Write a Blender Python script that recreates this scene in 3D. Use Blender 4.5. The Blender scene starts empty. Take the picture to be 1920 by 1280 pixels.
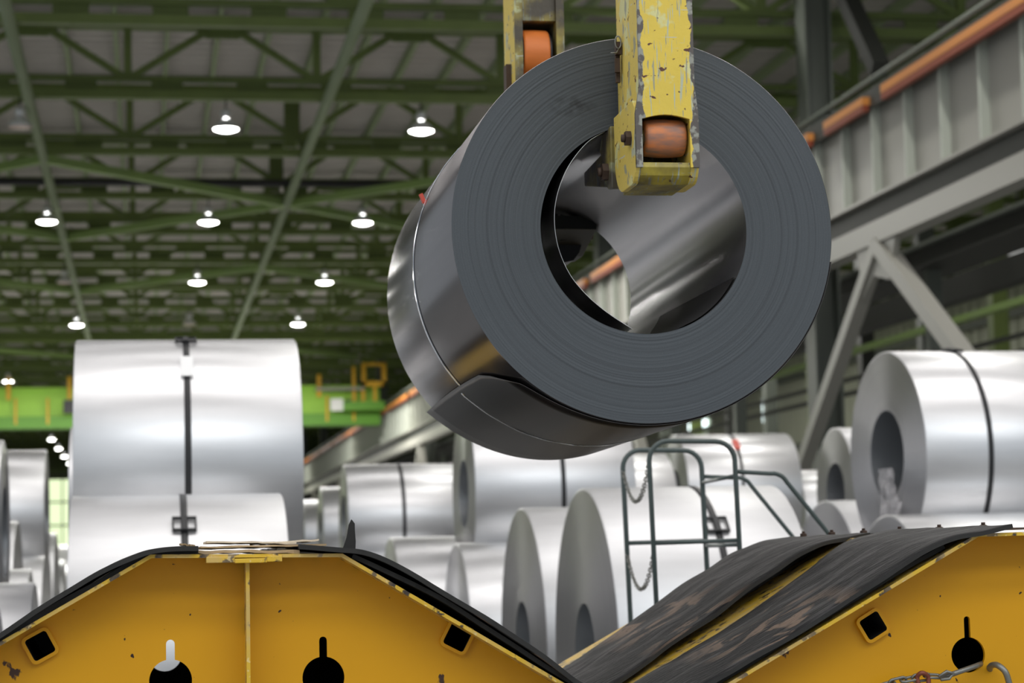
import bpy, bmesh, math, random
from mathutils import Vector, Matrix, noise
random.seed(7)
S = bpy.context.scene
COL = S.collection
PI = math.pi
R_ = math.radians

# ---------------------------------------------------------------- camera
F = 4200.0                                    # focal length in px of the 1920 frame
CAMZ = 1.6
A_ = Vector((-688., -417., 4200.)).normalized()          # hall axis in (right, up, forward)
U_ = Vector((-88.2, 4200., 402.6)).normalized()          # world up in the same frame
X_ = Vector((U_.y*A_.z-U_.z*A_.y, U_.z*A_.x-U_.x*A_.z, U_.x*A_.y-U_.y*A_.x)).normalized()
def to_world(v): return Vector((v.dot(X_), v.dot(A_), v.dot(U_)))
right = to_world(Vector((1, 0, 0))); up = to_world(Vector((0, 1, 0))); fwd = to_world(Vector((0, 0, 1)))
cam_d = bpy.data.cameras.new('camera'); cam = bpy.data.objects.new('camera', cam_d); COL.objects.link(cam)
cam.matrix_world = Matrix(((right.x, up.x, -fwd.x, 0), (right.y, up.y, -fwd.y, 0), (right.z, up.z, -fwd.z, CAMZ), (0, 0, 0, 1)))
cam_d.sensor_width = 36; cam_d.lens = 36*F/1920; cam_d.clip_end = 600; cam_d.clip_start = .05
cam_d.dof.use_dof = True; cam_d.dof.focus_distance = 6.35; cam_d.dof.aperture_fstop = 4.0; cam_d.dof.aperture_blades = 8
S.camera = cam
def ray(px, py): return to_world(Vector((px-960, 640-py, F)))
def P(px, py, Y):
    r = ray(px, py); t = Y/r.y; return Vector((r.x*t, Y, CAMZ+r.z*t))
def PXp(px, py, X):
    r = ray(px, py); t = X/r.x; return Vector((X, r.y*t, CAMZ+r.z*t))
def PC(px, py, depth):
    r = ray(px, py)*(depth/F); return Vector((r.x, r.y, CAMZ+r.z))

# ---------------------------------------------------------------- world, light, exposure
W = bpy.data.worlds.new('world'); S.world = W; W.use_nodes = True
wn = W.node_tree.nodes; bg = wn['Background']; bg.inputs[0].default_value = (.86, .93, 1.0, 1); bg.inputs[1].default_value = .55
S.view_settings.view_transform = 'Standard'; S.view_settings.look = 'None'; S.view_settings.gamma = 1
S.view_settings.exposure = 0.0; S.view_settings.use_curve_mapping = False
def area(name, loc, sx, sy, power, color=(1, 1, 1), rot=(0, 0, 0)):
    l = bpy.data.lights.new(name, 'AREA'); l.shape = 'RECTANGLE'; l.size = sx; l.size_y = sy; l.energy = power; l.color = color
    o = bpy.data.objects.new(name, l); o.location = loc; o.rotation_euler = rot; COL.objects.link(o); return o
# unseen light strips added to band the coils and brighten the hall
for y, p, sy in ((-10, 2400, 5.0), (-3, 1700, 3.0), (4, 600, 1.2), (10.5, 620, 1.6), (14, 850, 1.6), (19, 450, 1.0), (27, 500, 1.0)):
    area('roof_fill_strip', (4.5, y, 12.6), 36, sy, p, (1, .965, .95) if y > 0 else (.93, .97, 1))
for y in (21.5, 26.5, 32.5, 40):  # small lights without fixtures, added to throw the flange shadow onto the web
    area('runway_shadow_light', (9.2, y, 12.3), .35, .35, 170, (1, .98, .93))
for y, p in ((50, 1900), (70, 2200), (92, 6000), (118, 2500), (150, 2500)):  # unseen strips added to brighten the crane and far hall
    area('roof_fill_strip', (0, y, 10.0), 18, .6, p, (1, .98, .93))
area('bay_fill_light', (17, 40, 10.6), 6, 20, 420, (1, .98, .93))  # area fill added to brighten the side bay
area('bay_fill_light', (18, 80, 10.6), 6, 34, 2600, (1, .98, .93))
area('left_fill_light', (-9, -2, 4.5), 6, 5, 90, (1, .97, .93), (R_(75), 0, R_(-52)))  # added fill from the left for the arm flank, no doorway modelled

# ---------------------------------------------------------------- material helpers
MATS = {}
def mat(name, color, rough=.6, metal=0., noise_amt=0., nscale=8., bump=0., bscale=40., color2=None, stretch=(1, 1, 1), aniso=0., tang=None, emit=None, estr=0, alpha=None):
    m = bpy.data.materials.new(name); m.use_nodes = True; nt = m.node_tree; n = nt.nodes; L = nt.links
    b = n['Principled BSDF']; b.inputs['Base Color'].default_value = (*color, 1); b.inputs['Roughness'].default_value = rough; b.inputs['Metallic'].default_value = metal
    if noise_amt or bump:
        tc = n.new('ShaderNodeTexCoord'); mp = n.new('ShaderNodeMapping'); mp.inputs['Scale'].default_value = stretch; L.new(tc.outputs['Object'], mp.inputs[0])
    if noise_amt:
        nz = n.new('ShaderNodeTexNoise'); nz.inputs['Scale'].default_value = nscale; nz.inputs['Detail'].default_value = 6; L.new(mp.outputs[0], nz.inputs[0])
        r = n.new('ShaderNodeValToRGB'); c2 = color2 or tuple(c*.5 for c in color)
        r.color_ramp.elements[0].position = .5-.25; r.color_ramp.elements[1].position = .5+.2
        r.color_ramp.elements[0].color = (*[a*(1-noise_amt)+bb*noise_amt for a, bb in zip(color, c2)], 1); r.color_ramp.elements[1].color = (*color, 1)
        L.new(nz.outputs[0], r.inputs[0]); L.new(r.outputs[0], b.inputs['Base Color'])
    if bump:
        nb = n.new('ShaderNodeTexNoise'); nb.inputs['Scale'].default_value = bscale; nb.inputs['Detail'].default_value = 4; L.new(mp.outputs[0], nb.inputs[0])
        bp = n.new('ShaderNodeBump'); bp.inputs['Strength'].default_value = bump; bp.inputs['Distance'].default_value = .01
        L.new(nb.outputs[0], bp.inputs['Height']); L.new(bp.outputs[0], b.inputs['Normal'])
    if aniso:
        b.inputs['Anisotropic'].default_value = aniso
        b.inputs['Anisotropic Rotation'].default_value = .25; t = n.new('ShaderNodeTangent'); t.direction_type = 'RADIAL'; t.axis = tang or 'X'; L.new(t.outputs[0], b.inputs['Tangent'])
    if emit: b.inputs['Emission Color'].default_value = (*emit, 1); b.inputs['Emission Strength'].default_value = estr
    if alpha is not None: b.inputs['Alpha'].default_value = alpha
    MATS[name] = m; return m
def nn(m): return m.node_tree.nodes, m.node_tree.links, m.node_tree.nodes['Principled BSDF']
def math_n(m, op, a, b_=None, clamp=False):
    n, L, _ = nn(m); x = n.new('ShaderNodeMath'); x.operation = op; x.use_clamp = clamp
    for i, v in enumerate((a, b_)):
        if v is None: continue
        if isinstance(v, (int, float)): x.inputs[i].default_value = v
        else: L.new(v, x.inputs[i])
    return x.outputs[0]
def mix_over(m, fac, color):
    """lay a colour over whatever feeds Base Color, by fac"""
    n, L, b = nn(m); mx = n.new('ShaderNodeMix'); mx.data_type = 'RGBA'
    src = b.inputs['Base Color']
    if src.is_linked: L.new(src.links[0].from_socket, mx.inputs[6])
    else: mx.inputs[6].default_value = src.default_value
    mx.inputs[7].default_value = (*color, 1); L.new(fac, mx.inputs[0]); L.new(mx.outputs[2], src)
def nz(m, scale, stretch=(1, 1, 1), detail=5, rot=(0, 0, 0), kind='ShaderNodeTexNoise', dist=0):
    n, L, _ = nn(m); tc = n.new('ShaderNodeTexCoord'); mp = n.new('ShaderNodeMapping'); mp.inputs['Scale'].default_value = stretch; mp.inputs['Rotation'].default_value = rot
    L.new(tc.outputs['Object'], mp.inputs[0]); t = n.new(kind); t.inputs['Scale'].default_value = scale
    if kind == 'ShaderNodeTexNoise': t.inputs['Detail'].default_value = detail; t.inputs['Distortion'].default_value = dist
    L.new(mp.outputs[0], t.inputs[0]); return t.outputs[0]
def ramp(m, v, lo, hi):
    n, L, _ = nn(m); r = n.new('ShaderNodeMapRange'); r.inputs[1].default_value = lo; r.inputs[2].default_value = hi; L.new(v, r.inputs[0]); return r.outputs[0]
def sep(m):
    n, L, _ = nn(m); tc = n.new('ShaderNodeTexCoord'); s = n.new('ShaderNodeSeparateXYZ'); L.new(tc.outputs['Object'], s.inputs[0]); return s.outputs

zinc = mat('zinc_sheet', (.80, .805, .815), .42, .85, .12, 3, stretch=(1, 6, 6), aniso=.7)
zinc2 = mat('zinc_sheet_satin', (.74, .745, .755), .48, .85, .12, 3, stretch=(1, 6, 6), aniso=.6)
zface = mat('zinc_coil_edge', (.41, .41, .425), .28, .95, aniso=.8, tang='X')
zbore = mat('zinc_bore', (.42, .44, .46), .4, .9)
black = mat('black_strap', (.012, .013, .014), .45)
green = mat('truss_green', (.15, .205, .05), .6, 0, .4, 1.5)
green_d = mat('truss_green_dark', (.12, .165, .04), .65, 0, .4, 1.5)
green_l = mat('bracing_green', (.27, .40, .11), .6, 0, .4, .8, color2=(.26, .32, .2))
pipeg = mat('tie_pipe_paint', (.28, .33, .21), .5, 0, .4, .6, color2=(.16, .22, .1))
deckm = mat('roof_deck_sheet', (.58, .545, .52), .7, 0, .3, 1.0)
purm = mat('purlin_paint', (.26, .33, .17), .6)
concrete = mat('floor_concrete', (.27, .27, .265), .5, 0, .4, .4)
craneg = mat('crane_green', (.36, .68, .06), .5, 0, .2, 1)
craned = mat('crane_green_dark', (.11, .3, .02), .5)
craney = mat('crane_yellow', (.75, .42, .02), .5)
white = mat('white_paint', (.82, .82, .80), .5)
gird = mat('girder_paint', (.29, .285, .25), .42, 0, .35, 1.2, color2=(.3, .29, .26))
gird_r = mat('stiffener_paint', (.44, .47, .41), .45)
steel_g = mat('grey_green_steel', (.12, .135, .112), .5, 0, .3, 1)
steel_d = mat('dark_steel_and_shade', (.03, .032, .027), .6, 0, .3, 2)
orange_b = mat('conductor_orange', (.58, .22, .035), .45, 0, .4, 1.3, color2=(.4, .16, .08))
redb = mat('conductor_red', (.22, .04, .012), .5)
wallm = mat('wall_cladding', (.42, .44, .34), .6, 0, .4, .3)
wall_dk = mat('wall_cladding_grey', (.10, .105, .09), .7, 0, .3, .5)
daylight = mat('translucent_panel', (.6, .7, .4), .6, emit=(.86, 1.0, .62), estr=1.1)
daywhite = mat('window_daylight', (.9, 1, 1), .6, emit=(.85, 1.0, 1.0), estr=3.0)
lampglass = mat('lamp_glow', (1, 1, 1), .5, emit=(1, .99, .93), estr=26)
lampoff = mat('lamp_glass_off', (.5, .36, .3), .4)
lampalu = mat('lamp_housing', (.75, .76, .78), .35, .4)
blackp = mat('black_plastic_and_shade', (.02, .02, .022), .5)
tagw = mat('white_label', (.88, .88, .87), .5)
tagr = mat('red_tag', (.62, .08, .05), .5)
tube_g = mat('handrail_grey_green', (.075, .10, .095), .38, 0, .3, 8)
chainm = mat('chain_steel', (.22, .22, .2), .45, .7)
orange_p = mat('roller_orange', (.62, .20, .06), .5, 0, 1.0, 16, color2=(.16, .13, .125), stretch=(1.2, 3.5, 3.5))
orange_c = mat('roller_orange_clean', (.68, .18, .03), .5, 0, .3, 12, stretch=(1, 1, 3))
rust = mat('rusty_bolt', (.075, .045, .03), .6, .3, .6, 60)
wood = mat('packing_board', (.50, .36, .20), .8, 0, .7, 18, stretch=(1, 1, 8), color2=(.16, .10, .06))
paper = mat('pale_packing', (.72, .62, .48), .8, 0, .5, 20)
plastic = mat('clear_wrap', (.85, .82, .84), .12, alpha=.32)
# lifted coil steels
dsteel = mat('cold_rolled_sheet', (.25, .24, .242), .27, 1.0, .15, 2.2, stretch=(14, 14, .35), aniso=.75, tang='Z')
wstr = nz(dsteel, 5, (7, 7, .2), 4)
n_, L_, b_ = nn(dsteel); L_.new(ramp(dsteel, wstr, .2, .8), b_.inputs['Roughness'])
mr = [x for x in n_ if x.type == 'MAP_RANGE'][0]; mr.inputs[3].default_value = .19; mr.inputs[4].default_value = .26
dwrap = mat('outer_wrap_sheet', (.085, .08, .077), .33, 1.0, .3, 3, stretch=(10, 10, .4), aniso=.75, tang='Z')
bore_s = mat('bore_sheet', (.33, .325, .335), .24, 1.0, .2, 2, stretch=(10, 10, .4), aniso=.75, tang='Z')
dface = mat('coil_edge_dark', (.070, .079, .087), .52, .35)
n_, L_, b_ = nn(dface)
s = sep(dface); rr = math_n(dface, 'SQRT', math_n(dface, 'ADD', math_n(dface, 'MULTIPLY', s[0], s[0]), math_n(dface, 'MULTIPLY', s[1], s[1])))
n1 = n_.new('ShaderNodeTexNoise'); n1.noise_dimensions = '1D'; n1.inputs['Scale'].default_value = 420; n1.inputs['Detail'].default_value = 3; L_.new(rr, n1.inputs['W'])
mix_over(dface, ramp(dface, n1.outputs[0], .46, .80), (.052, .058, .064))
n2 = n_.new('ShaderNodeTexNoise'); n2.noise_dimensions = '1D'; n2.inputs['Scale'].default_value = 60; L_.new(rr, n2.inputs['W'])
mix_over(dface, math_n(dface, 'MULTIPLY', ramp(dface, n2.outputs[0], .58, .66), .5), (.04, .044, .049))
mix_over(dface, math_n(dface, 'MULTIPLY', ramp(dface, nz(dface, 500, detail=1), .62, .72), .35), (.17, .18, .19))
dx = math_n(dface, 'POWER', math_n(dface, 'ADD', s[0], -.20), 2); dy = math_n(dface, 'POWER', math_n(dface, 'ADD', s[1], -.355), 2)
smud = math_n(dface, 'MULTIPLY', ramp(dface, math_n(dface, 'ADD', dx, math_n(dface, 'MULTIPLY', dy, 5)), .006, .001), ramp(dface, nz(dface, 30), .4, .6))
mix_over(dface, math_n(dface, 'MULTIPLY', smud, .7), (.02, .02, .022))
# saddle yellow
yel = mat('saddle_yellow', (.66, .32, .005), .42, 0, .2, 3, color2=(.5, .21, .005))
yel.node_tree.nodes['Principled BSDF'].inputs['Specular IOR Level'].default_value = .3
mix_over(yel, ramp(yel, nz(yel, 38, detail=2), .735, .76), (.03, .015, .012))
mix_over(yel, ramp(yel, nz(yel, 12, detail=6, stretch=(1, 1, .6)), .735, .75), (.06, .03, .02))
yel_e = mat('saddle_yellow_chipped', (.70, .44, .03), .45, 0, .2, 3)
mix_over(yel_e, ramp(yel_e, nz(yel_e, 26, detail=5, stretch=(1, 1, 1)), .55, .60), (.05, .035, .025))
mix_over(yel_e, math_n(yel_e, 'MULTIPLY', ramp(yel_e, nz(yel_e, 60, detail=3), .62, .66), .7), (.75, .6, .3))
mix_over(yel_e, math_n(yel_e, 'MULTIPLY', ramp(yel_e, nz(yel_e, 4, (2, 6, 2), 6), .44, .56), .55), (.50, .36, .17))
yel_s = mat('saddle_top_yellow', (.66, .42, .05), .45, 0, .3, 9, color2=(.5, .33, .14), stretch=(1, 4, 1))
# arm yellow: scratched
def armpaint(name, base, edgex, dark=0.):
    m = mat(name, base, .45, 0, .25, 6, color2=(.45, .34, .06))
    s = sep(m)
    mix_over(m, math_n(m, 'MULTIPLY', ramp(m, nz(m, 8, detail=7), .58, .61), .6), (.60, .66, .40))                 # rubbed pale patches
    scr = ramp(m, nz(m, 14, (9, 1, .6), 3, (0, .5, 0)), .615, .64); mix_over(m, math_n(m, 'MULTIPLY', scr, .9), (.42, .46, .36))
    scr = ramp(m, nz(m, 16, (8, 1, .7), 3, (0, -.35, 0)), .63, .655); mix_over(m, math_n(m, 'MULTIPLY', scr, .9), (.30, .30, .22))
    scr = ramp(m, nz(m, 9, (1, 1, 12), 3, (0, .25, 0)), .68, .70); mix_over(m, math_n(m, 'MULTIPLY', scr, .8), (.5, .5, .42))
    mix_over(m, ramp(m, nz(m, 34, (1, 1, 1.5), detail=7), .655, .67), (.10, .035, .02))
    if edgex:
        e = math_n(m, 'ABSOLUTE', s[0]); w = math_n(m, 'MULTIPLY', nz(m, 11, (1, 1, 1.6), detail=9), .046)
        fe = ramp(m, math_n(m, 'ADD', e, w), edgex+.0165, edgex+.0185)
        mix_over(m, fe, (.10, .085, .075))
        fe2 = math_n(m, 'MULTIPLY', fe, ramp(m, nz(m, 30, detail=4), .5, .56)); mix_over(m, math_n(m, 'MULTIPLY', fe2, .6), (.42, .43, .36))
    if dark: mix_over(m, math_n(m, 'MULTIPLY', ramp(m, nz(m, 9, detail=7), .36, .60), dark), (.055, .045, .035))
    mm = nn(m); bp = mm[0].new('ShaderNodeBump'); bp.inputs['Strength'].default_value = .25; bp.inputs['Distance'].default_value = .004; mm[1].new(nz(m, 40, detail=4), bp.inputs['Height']); mm[1].new(bp.outputs[0], mm[2].inputs['Normal'])
    return m
armf = armpaint('arm_front_yellow', (.74, .54, .07), .073)
arms = armpaint('arm_side_yellow', (.70, .53, .11), 0)
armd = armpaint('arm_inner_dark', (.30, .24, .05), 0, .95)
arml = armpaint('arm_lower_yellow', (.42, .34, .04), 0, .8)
# rubber
rub = mat('rubber_belt', (.019, .018, .018), .62, 0, .8, 7, color2=(.008, .008, .009), bump=1.0, bscale=20, stretch=(1.0, 2.6, 1.0))
mix_over(rub, math_n(rub, 'MULTIPLY', ramp(rub, nz(rub, 5, (1, 3.4, 1), 7, dist=.4), .5, .62), .8), (.075, .07, .07))
rub.node_tree.nodes['Principled BSDF'].inputs['Specular IOR Level'].default_value = .22
s = sep(rub)
patch = math_n(rub, 'MULTIPLY', ramp(rub, nz(rub, 3.6, (1.2, 1.2, 1.2), 9, dist=.9), .515, .56), math_n(rub, 'MULTIPLY', ramp(rub, s[2], 1.50, 1.43), ramp(rub, s[2], 1.27, 1.33)))
mix_over(rub, math_n(rub, 'MULTIPLY', patch, .85), (.21, .145, .105))
mix_over(rub, math_n(rub, 'MULTIPLY', math_n(rub, 'MULTIPLY', patch, ramp(rub, nz(rub, 55, (1, 1, 1), 4), .6, .66)), .8), (.02, .015, .013))
rubk = mat('rubber_edge_and_shade', (.016, .015, .013), .7, 0, .5, 30)

# ---------------------------------------------------------------- mesh helpers
def link(name, me, parent=None):
    o = bpy.data.objects.new(name, me); COL.objects.link(o)
    if parent: o.parent = parent
    return o
def thing(name, label, cat, loc=(0, 0, 0), group=None, rot=None):
    o = link(name, None); o.location = loc; o['label'] = label; o['category'] = cat
    o.empty_display_size = .1
    if group: o['group'] = group
    if rot is not None: o.rotation_euler = rot
    return o
def tag(o, label, cat, group=None):
    o['label'] = label; o['category'] = cat
    if group: o['group'] = group
    return o
def struct(o): o['kind'] = 'structure'; return o
def stuff(o): o['kind'] = 'stuff'; return o
class MB:
    def __init__(s): s.v = []; s.f = []; s.sm = []
    def add(s, vs, fs, smooth=False):
        k = len(s.v); s.v += [tuple(v) for v in vs]; s.f += [tuple(i+k for i in f) for f in fs]; s.sm += [smooth]*len(fs); return s
    def box(s, a, b):
        x0, y0, z0 = (min(a[i], b[i]) for i in range(3)); x1, y1, z1 = (max(a[i], b[i]) for i in range(3))
        return s.add([(x0, y0, z0), (x1, y0, z0), (x1, y1, z0), (x0, y1, z0), (x0, y0, z1), (x1, y0, z1), (x1, y1, z1), (x0, y1, z1)],
                     [(0, 3, 2, 1), (4, 5, 6, 7), (0, 1, 5, 4), (1, 2, 6, 5), (2, 3, 7, 6), (3, 0, 4, 7)])
    def bar(s, p, q, w, h, upv=(0, 0, 1)):
        p = Vector(p); q = Vector(q); d = (q-p).normalized(); u = Vector(upv)
        if abs(d.dot(u)) > .98: u = Vector((1, 0, 0))
        r = d.cross(u).normalized(); u = r.cross(d)
        c = [r*(a*w/2)+u*(b*h/2) for a, b in ((-1, -1), (1, -1), (1, 1), (-1, 1))]
        return s.add([p+k for k in c]+[q+k for k in c], [(0, 1, 2, 3), (7, 6, 5, 4), (0, 4, 5, 1), (1, 5, 6, 2), (2, 6, 7, 3), (3, 7, 4, 0)])
    def tube(s, pts, r, n=10, closed=False):
        pts = [Vector(p) for p in pts]; m = len(pts); vs = []; u = None
        for i, p in enumerate(pts):
            if closed: d = (pts[(i+1) % m]-pts[i-1]).normalized()
            else: d = (pts[min(i+1, m-1)]-pts[max(i-1, 0)]).normalized()
            if u is None: u = d.orthogonal().normalized()
            u = (u-d*u.dot(d)).normalized(); w = d.cross(u)
            for k in range(n): vs.append(p+(u*math.cos(2*PI*k/n)+w*math.sin(2*PI*k/n))*r)
        fs = []
        for i in range(m if closed else m-1):
            for k in range(n):
                a = i*n+k; b = i*n+(k+1) % n; c = ((i+1) % m)*n+(k+1) % n; d_ = ((i+1) % m)*n+k; fs.append((a, b, c, d_))
        if not closed: fs += [tuple(range(n-1, -1, -1)), tuple((m-1)*n+k for k in range(n))]
        return s.add(vs, fs, True)
    def lathe(s, prof, n=64, axis='Z', cap=False, smooth=True, a0=0, a1=2*PI):
        """prof: (radius, height) pairs"""
        full = abs(a1-a0-2*PI) < 1e-6; cnt = n if full else n+1; vs = []
        for r, h in prof:
            for k in range(cnt):
                t = a0+(a1-a0)*k/n; c, d = r*math.cos(t), r*math.sin(t)
                vs.append((c, d, h) if axis == 'Z' else (h, c, d) if axis == 'X' else (d, h, c))
        fs = []
        for i in range(len(prof)-1):
            for k in range(n):
                k2 = (k+1) % cnt; fs.append((i*cnt+k, i*cnt+k2, (i+1)*cnt+k2, (i+1)*cnt+k))
        if cap: fs += [tuple(range(cnt-1, -1, -1)), tuple((len(prof)-1)*cnt+k for k in range(cnt))]
        return s.add(vs, fs, smooth)
    def prism(s, poly, y0, y1, plane='XZ'):
        """extrude a 2-D polygon; XZ extrudes along Y, YZ along X, XY along Z"""
        m = len(poly); f = {'XZ': lambda a, b, t: (a, t, b), 'YZ': lambda a, b, t: (t, a, b), 'XY': lambda a, b, t: (a, b, t)}[plane]
        return s.add([f(a, b, y0) for a, b in poly]+[f(a, b, y1) for a, b in poly], [tuple(range(m)), tuple(range(2*m-1, m-1, -1))]+[(i, i+m, (i+1) % m+m, (i+1) % m) for i in range(m)])
    def mesh(s, name, m=None, bevel=0):
        me = bpy.data.meshes.new(name); me.from_pydata(s.v, [], s.f); me.polygons.foreach_set('use_smooth', s.sm)
        bm = bmesh.new(); bm.from_mesh(me); bmesh.ops.recalc_face_normals(bm, faces=bm.faces)
        if bevel:
            bmesh.ops.bevel(bm, geom=[e for e in bm.edges if len(e.link_faces) == 2 and e.calc_face_angle(0) > .6], offset=bevel, segments=2, affect='EDGES', profile=.6)
        bm.to_mesh(me); bm.free()
        if m: me.materials.append(m)
        return me
    def obj(s, name, m, parent=None, bevel=0): return link(name, s.mesh(name, m, bevel), parent)
def origin_to(o, c):
    """put the object's own origin at c"""
    o.data.transform(Matrix.Translation(-Vector(c))); o.location = c; return o
def plate2d(name, loops, thick, m, parent, ymid):
    """plate in XZ with holes: loops[0] outline, rest holes; thickness along Y"""
    cu = bpy.data.curves.new('tmp', 'CURVE'); cu.dimensions = '2D'; cu.fill_mode = 'BOTH'; cu.extrude = thick/2
    for lp in loops:
        sp = cu.splines.new('POLY'); sp.points.add(len(lp)-1)
        for i, (a, b) in enumerate(lp): sp.points[i].co = (a, b, 0, 1)
        sp.use_cyclic_u = True
    t = bpy.data.objects.new('tmp', cu); COL.objects.link(t)
    dg = bpy.context.evaluated_depsgraph_get(); me = bpy.data.meshes.new_from_object(t.evaluated_get(dg))
    bpy.data.objects.remove(t); bpy.data.curves.remove(cu)
    me.transform(Matrix.Rotation(PI/2, 4, 'X')); me.transform(Matrix.Translation((0, ymid, 0)))
    me.materials.clear(); me.materials.append(m); me.name = name
    return link(name, me, parent)
def smooth_path(pts, n=6):
    out = []; pts = [Vector(p) for p in pts]
    for i in range(len(pts)-1):
        p0 = pts[max(i-1, 0)]; p1 = pts[i]; p2 = pts[i+1]; p3 = pts[min(i+2, len(pts)-1)]
        for k in range(n):
            t = k/n; out.append(.5*((2*p1)+(-p0+p2)*t+(2*p0-5*p1+4*p2-p3)*t*t+(-p0+3*p1-3*p2+p3)*t**3))
    out.append(pts[-1]); return out

# ---------------------------------------------------------------- hall shell
Y0, Y1 = -14., 240.
XL, XR = -17., 30.
Hc = CAMZ+9.54        # underside of truss bottom chords
fl = MB().add([(XL, Y0, 0), (XR, Y0, 0), (XR, Y1, 0), (XL, Y1, 0)], [(0, 1, 2, 3)]).obj('floor', concrete); struct(fl)
zr = CAMZ+11.42
vs = []; fs = []; y = Y0; k = 0
prof = []
while y < Y1:
    for dy_, dz_ in ((0, 0), (.22, 0), (.28, .09), (.5, .09), (.56, 0)): prof.append((y+dy_, zr+dz_))
    y += .56
for (py_, pz_) in prof: vs += [(XL, py_, pz_), (XR, py_, pz_)]
fs = [(2*i, 2*i+1, 2*i+3, 2*i+2) for i in range(len(prof)-1)]
ceil = MB().add(vs, fs).obj('ceiling', deckm); struct(ceil)
pm = MB().box((-.05, 34, zr-.24), (.05, Y1, zr-.01)).mesh('purlin', purm)
for i in range(40):
    o = link('purlin', pm, ceil); o.location.x = -14.6+i*1.08
# walls
def corr_wall(name, x, ya, yb, za, zb, m, pitch=.9):
    v = []; k = 0; y = ya
    while y < yb:
        for d, e in ((0, 0), (pitch*.4, 0), (pitch*.5, .12), (pitch*.9, .12)): v += [(x+e, y+d, za), (x+e, y+d, zb)]
        y += pitch
    return struct(MB().add(v, [(2*i, 2*i+1, 2*i+3, 2*i+2) for i in range(len(v)//2-1)]).obj(name, m))
corr_wall('wall_right', XR-.3, 20, Y1, 0, zr, wallm)
corr_wall('wall_left', XL, 40, Y1, 0, zr, wallm)
we = struct(MB().box((XL, Y1, 0), (XR, Y1+.3, zr+.2)).obj('wall_back', wall_dk))
# far gable: rows of translucent panels
k = 0
for gx in range(7):
    for gz in range(4):
        x0 = -15.5+gx*2.35; z0 = 1.0+gz*2.45
        w = struct(MB().box((x0, Y1-.12, z0), (x0+2.2, Y1-.02, z0+2.25)).obj('window_%d' % (k+1), daylight)); k += 1
# side-wall windows
for (px, py, wpx, hpx) in ((1437, 768, 20, 44), (1305, 795, 34, 20)):
    c = PXp(px, py, XR-.5); 
    hy = wpx/2/F*c.y*c.y/(XR-.5); hz = hpx/2/F*c.y
    struct(MB().box((XR-.45, c.y-hy, c.z-hz), (XR-.35, c.y+hy, c.z+hz)).obj('window_%d' % (k+1), daywhite)); k += 1
# girts and posts on the right wall
for z in (3.0, 6.2, 9.4):
    struct(MB().box((XR-.7, 22, z), (XR-.45, Y1, z+.22)).obj('trim_girt', steel_g))

# ---------------------------------------------------------------- roof trusses
TY = [39.7+6.45*i for i in range(31)]
XA, XB = -14.0, 29.5
zb0, zb1, zc0, zc1, zt0, zt1 = CAMZ+9.54, CAMZ+9.72, CAMZ+9.9, CAMZ+10.02, CAMZ+11.0, CAMZ+11.2
def tops():
    x = -2.25; xs = []
    while x > XA+2: x -= 3.9
    while x < XB-2: xs.append(x); x += 3.9
    return xs
TX = tops()
m_low = MB().box((XA, -.12, zb0), (XB, .12, zb1)).mesh('bottom_chord', green)
m_mid = MB().box((XA, -.1, zc0), (XB, .1, zc1)).mesh('chord_rail', green_d)
m_top = MB().box((XA, -.13, zt0), (XB, .13, zt1)).mesh('top_chord', green)
m_bat = MB().box((-.32, -.03, zb1), (.32, .03, zc0)).mesh('batten_plate', green_d)
m_dl = MB().bar((.34, 0, zt0-.02), (1.85, 0, zc1), .14, .13).mesh('diagonal', green)
m_dr = MB().bar((-.34, 0, zt0-.02), (-1.85, 0, zc1), .14, .13).mesh('diagonal', green)
m_po = MB().box((-.08, -.07, zc1), (.08, .07, zt0)).mesh('post', green)
m_gu = MB().prism([(-.55, zt0), (.55, zt0), (.33, zt0-.16), (-.33, zt0-.16)], -.03, .03).mesh('gusset_plate', green)
far = MB()
for x in TX:
    far.bar((x+.34, 0, zt0-.02), (x+1.85, 0, zc1), .14, .13).bar((x-.34, 0, zt0-.02), (x-1.85, 0, zc1), .14, .13).box((x+1.87, -.07, zc1), (x+2.03, .07, zt0)).prism([(x-.55, zt0), (x+.55, zt0), (x+.33, zt0-.16), (x-.33, zt0-.16)], -.03, .03)
x = XA+.5
while x < XB: far.box((x-.32, -.03, zb1), (x+.32, .03, zc0)); x += 1.75
m_far = far.mesh('lattice', green)
tl = ['green lattice roof truss across the very top edge of the picture, nearest the camera',
      'green lattice roof truss from which the nearest lit lamps hang, second from the camera',
      'green lattice roof truss behind the nearest lamps, where bracing meets the left tie pipe',
      'green lattice roof truss under the crossing of bracing and right tie pipe, with black conduit',
      'green lattice roof truss above the second row of hanging lamps',
      'green lattice roof truss just beyond the second row of hanging lamps']
for i, ty in enumerate(TY):
    if i < 6: t = thing('roof_truss', tl[i], 'truss', (0, ty, 0), 'roof trusses across the hall')
    else: t = thing('roof_truss', 'distant green lattice roof truss blurred among its neighbours', 'truss', (0, ty, 0), 'distant roof trusses')
    for nm, me in (('bottom_chord', m_low), ('chord_rail', m_mid), ('top_chord', m_top)): link(nm, me, t)
    if i < 6:
        for x in TX:
            if x > 26: continue
            link('diagonal', m_dl, t).location.x = x; link('diagonal', m_dr, t).location.x = x
            link('post', m_po, t).location.x = x+1.95
            link('gusset_plate', m_gu, t).location.x = x
        x = XA+.5
        while x < 26: link('batten_plate', m_bat, t).location.x = x; x += 1.75
    else: stuff(link('lattice', m_far, t))
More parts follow.
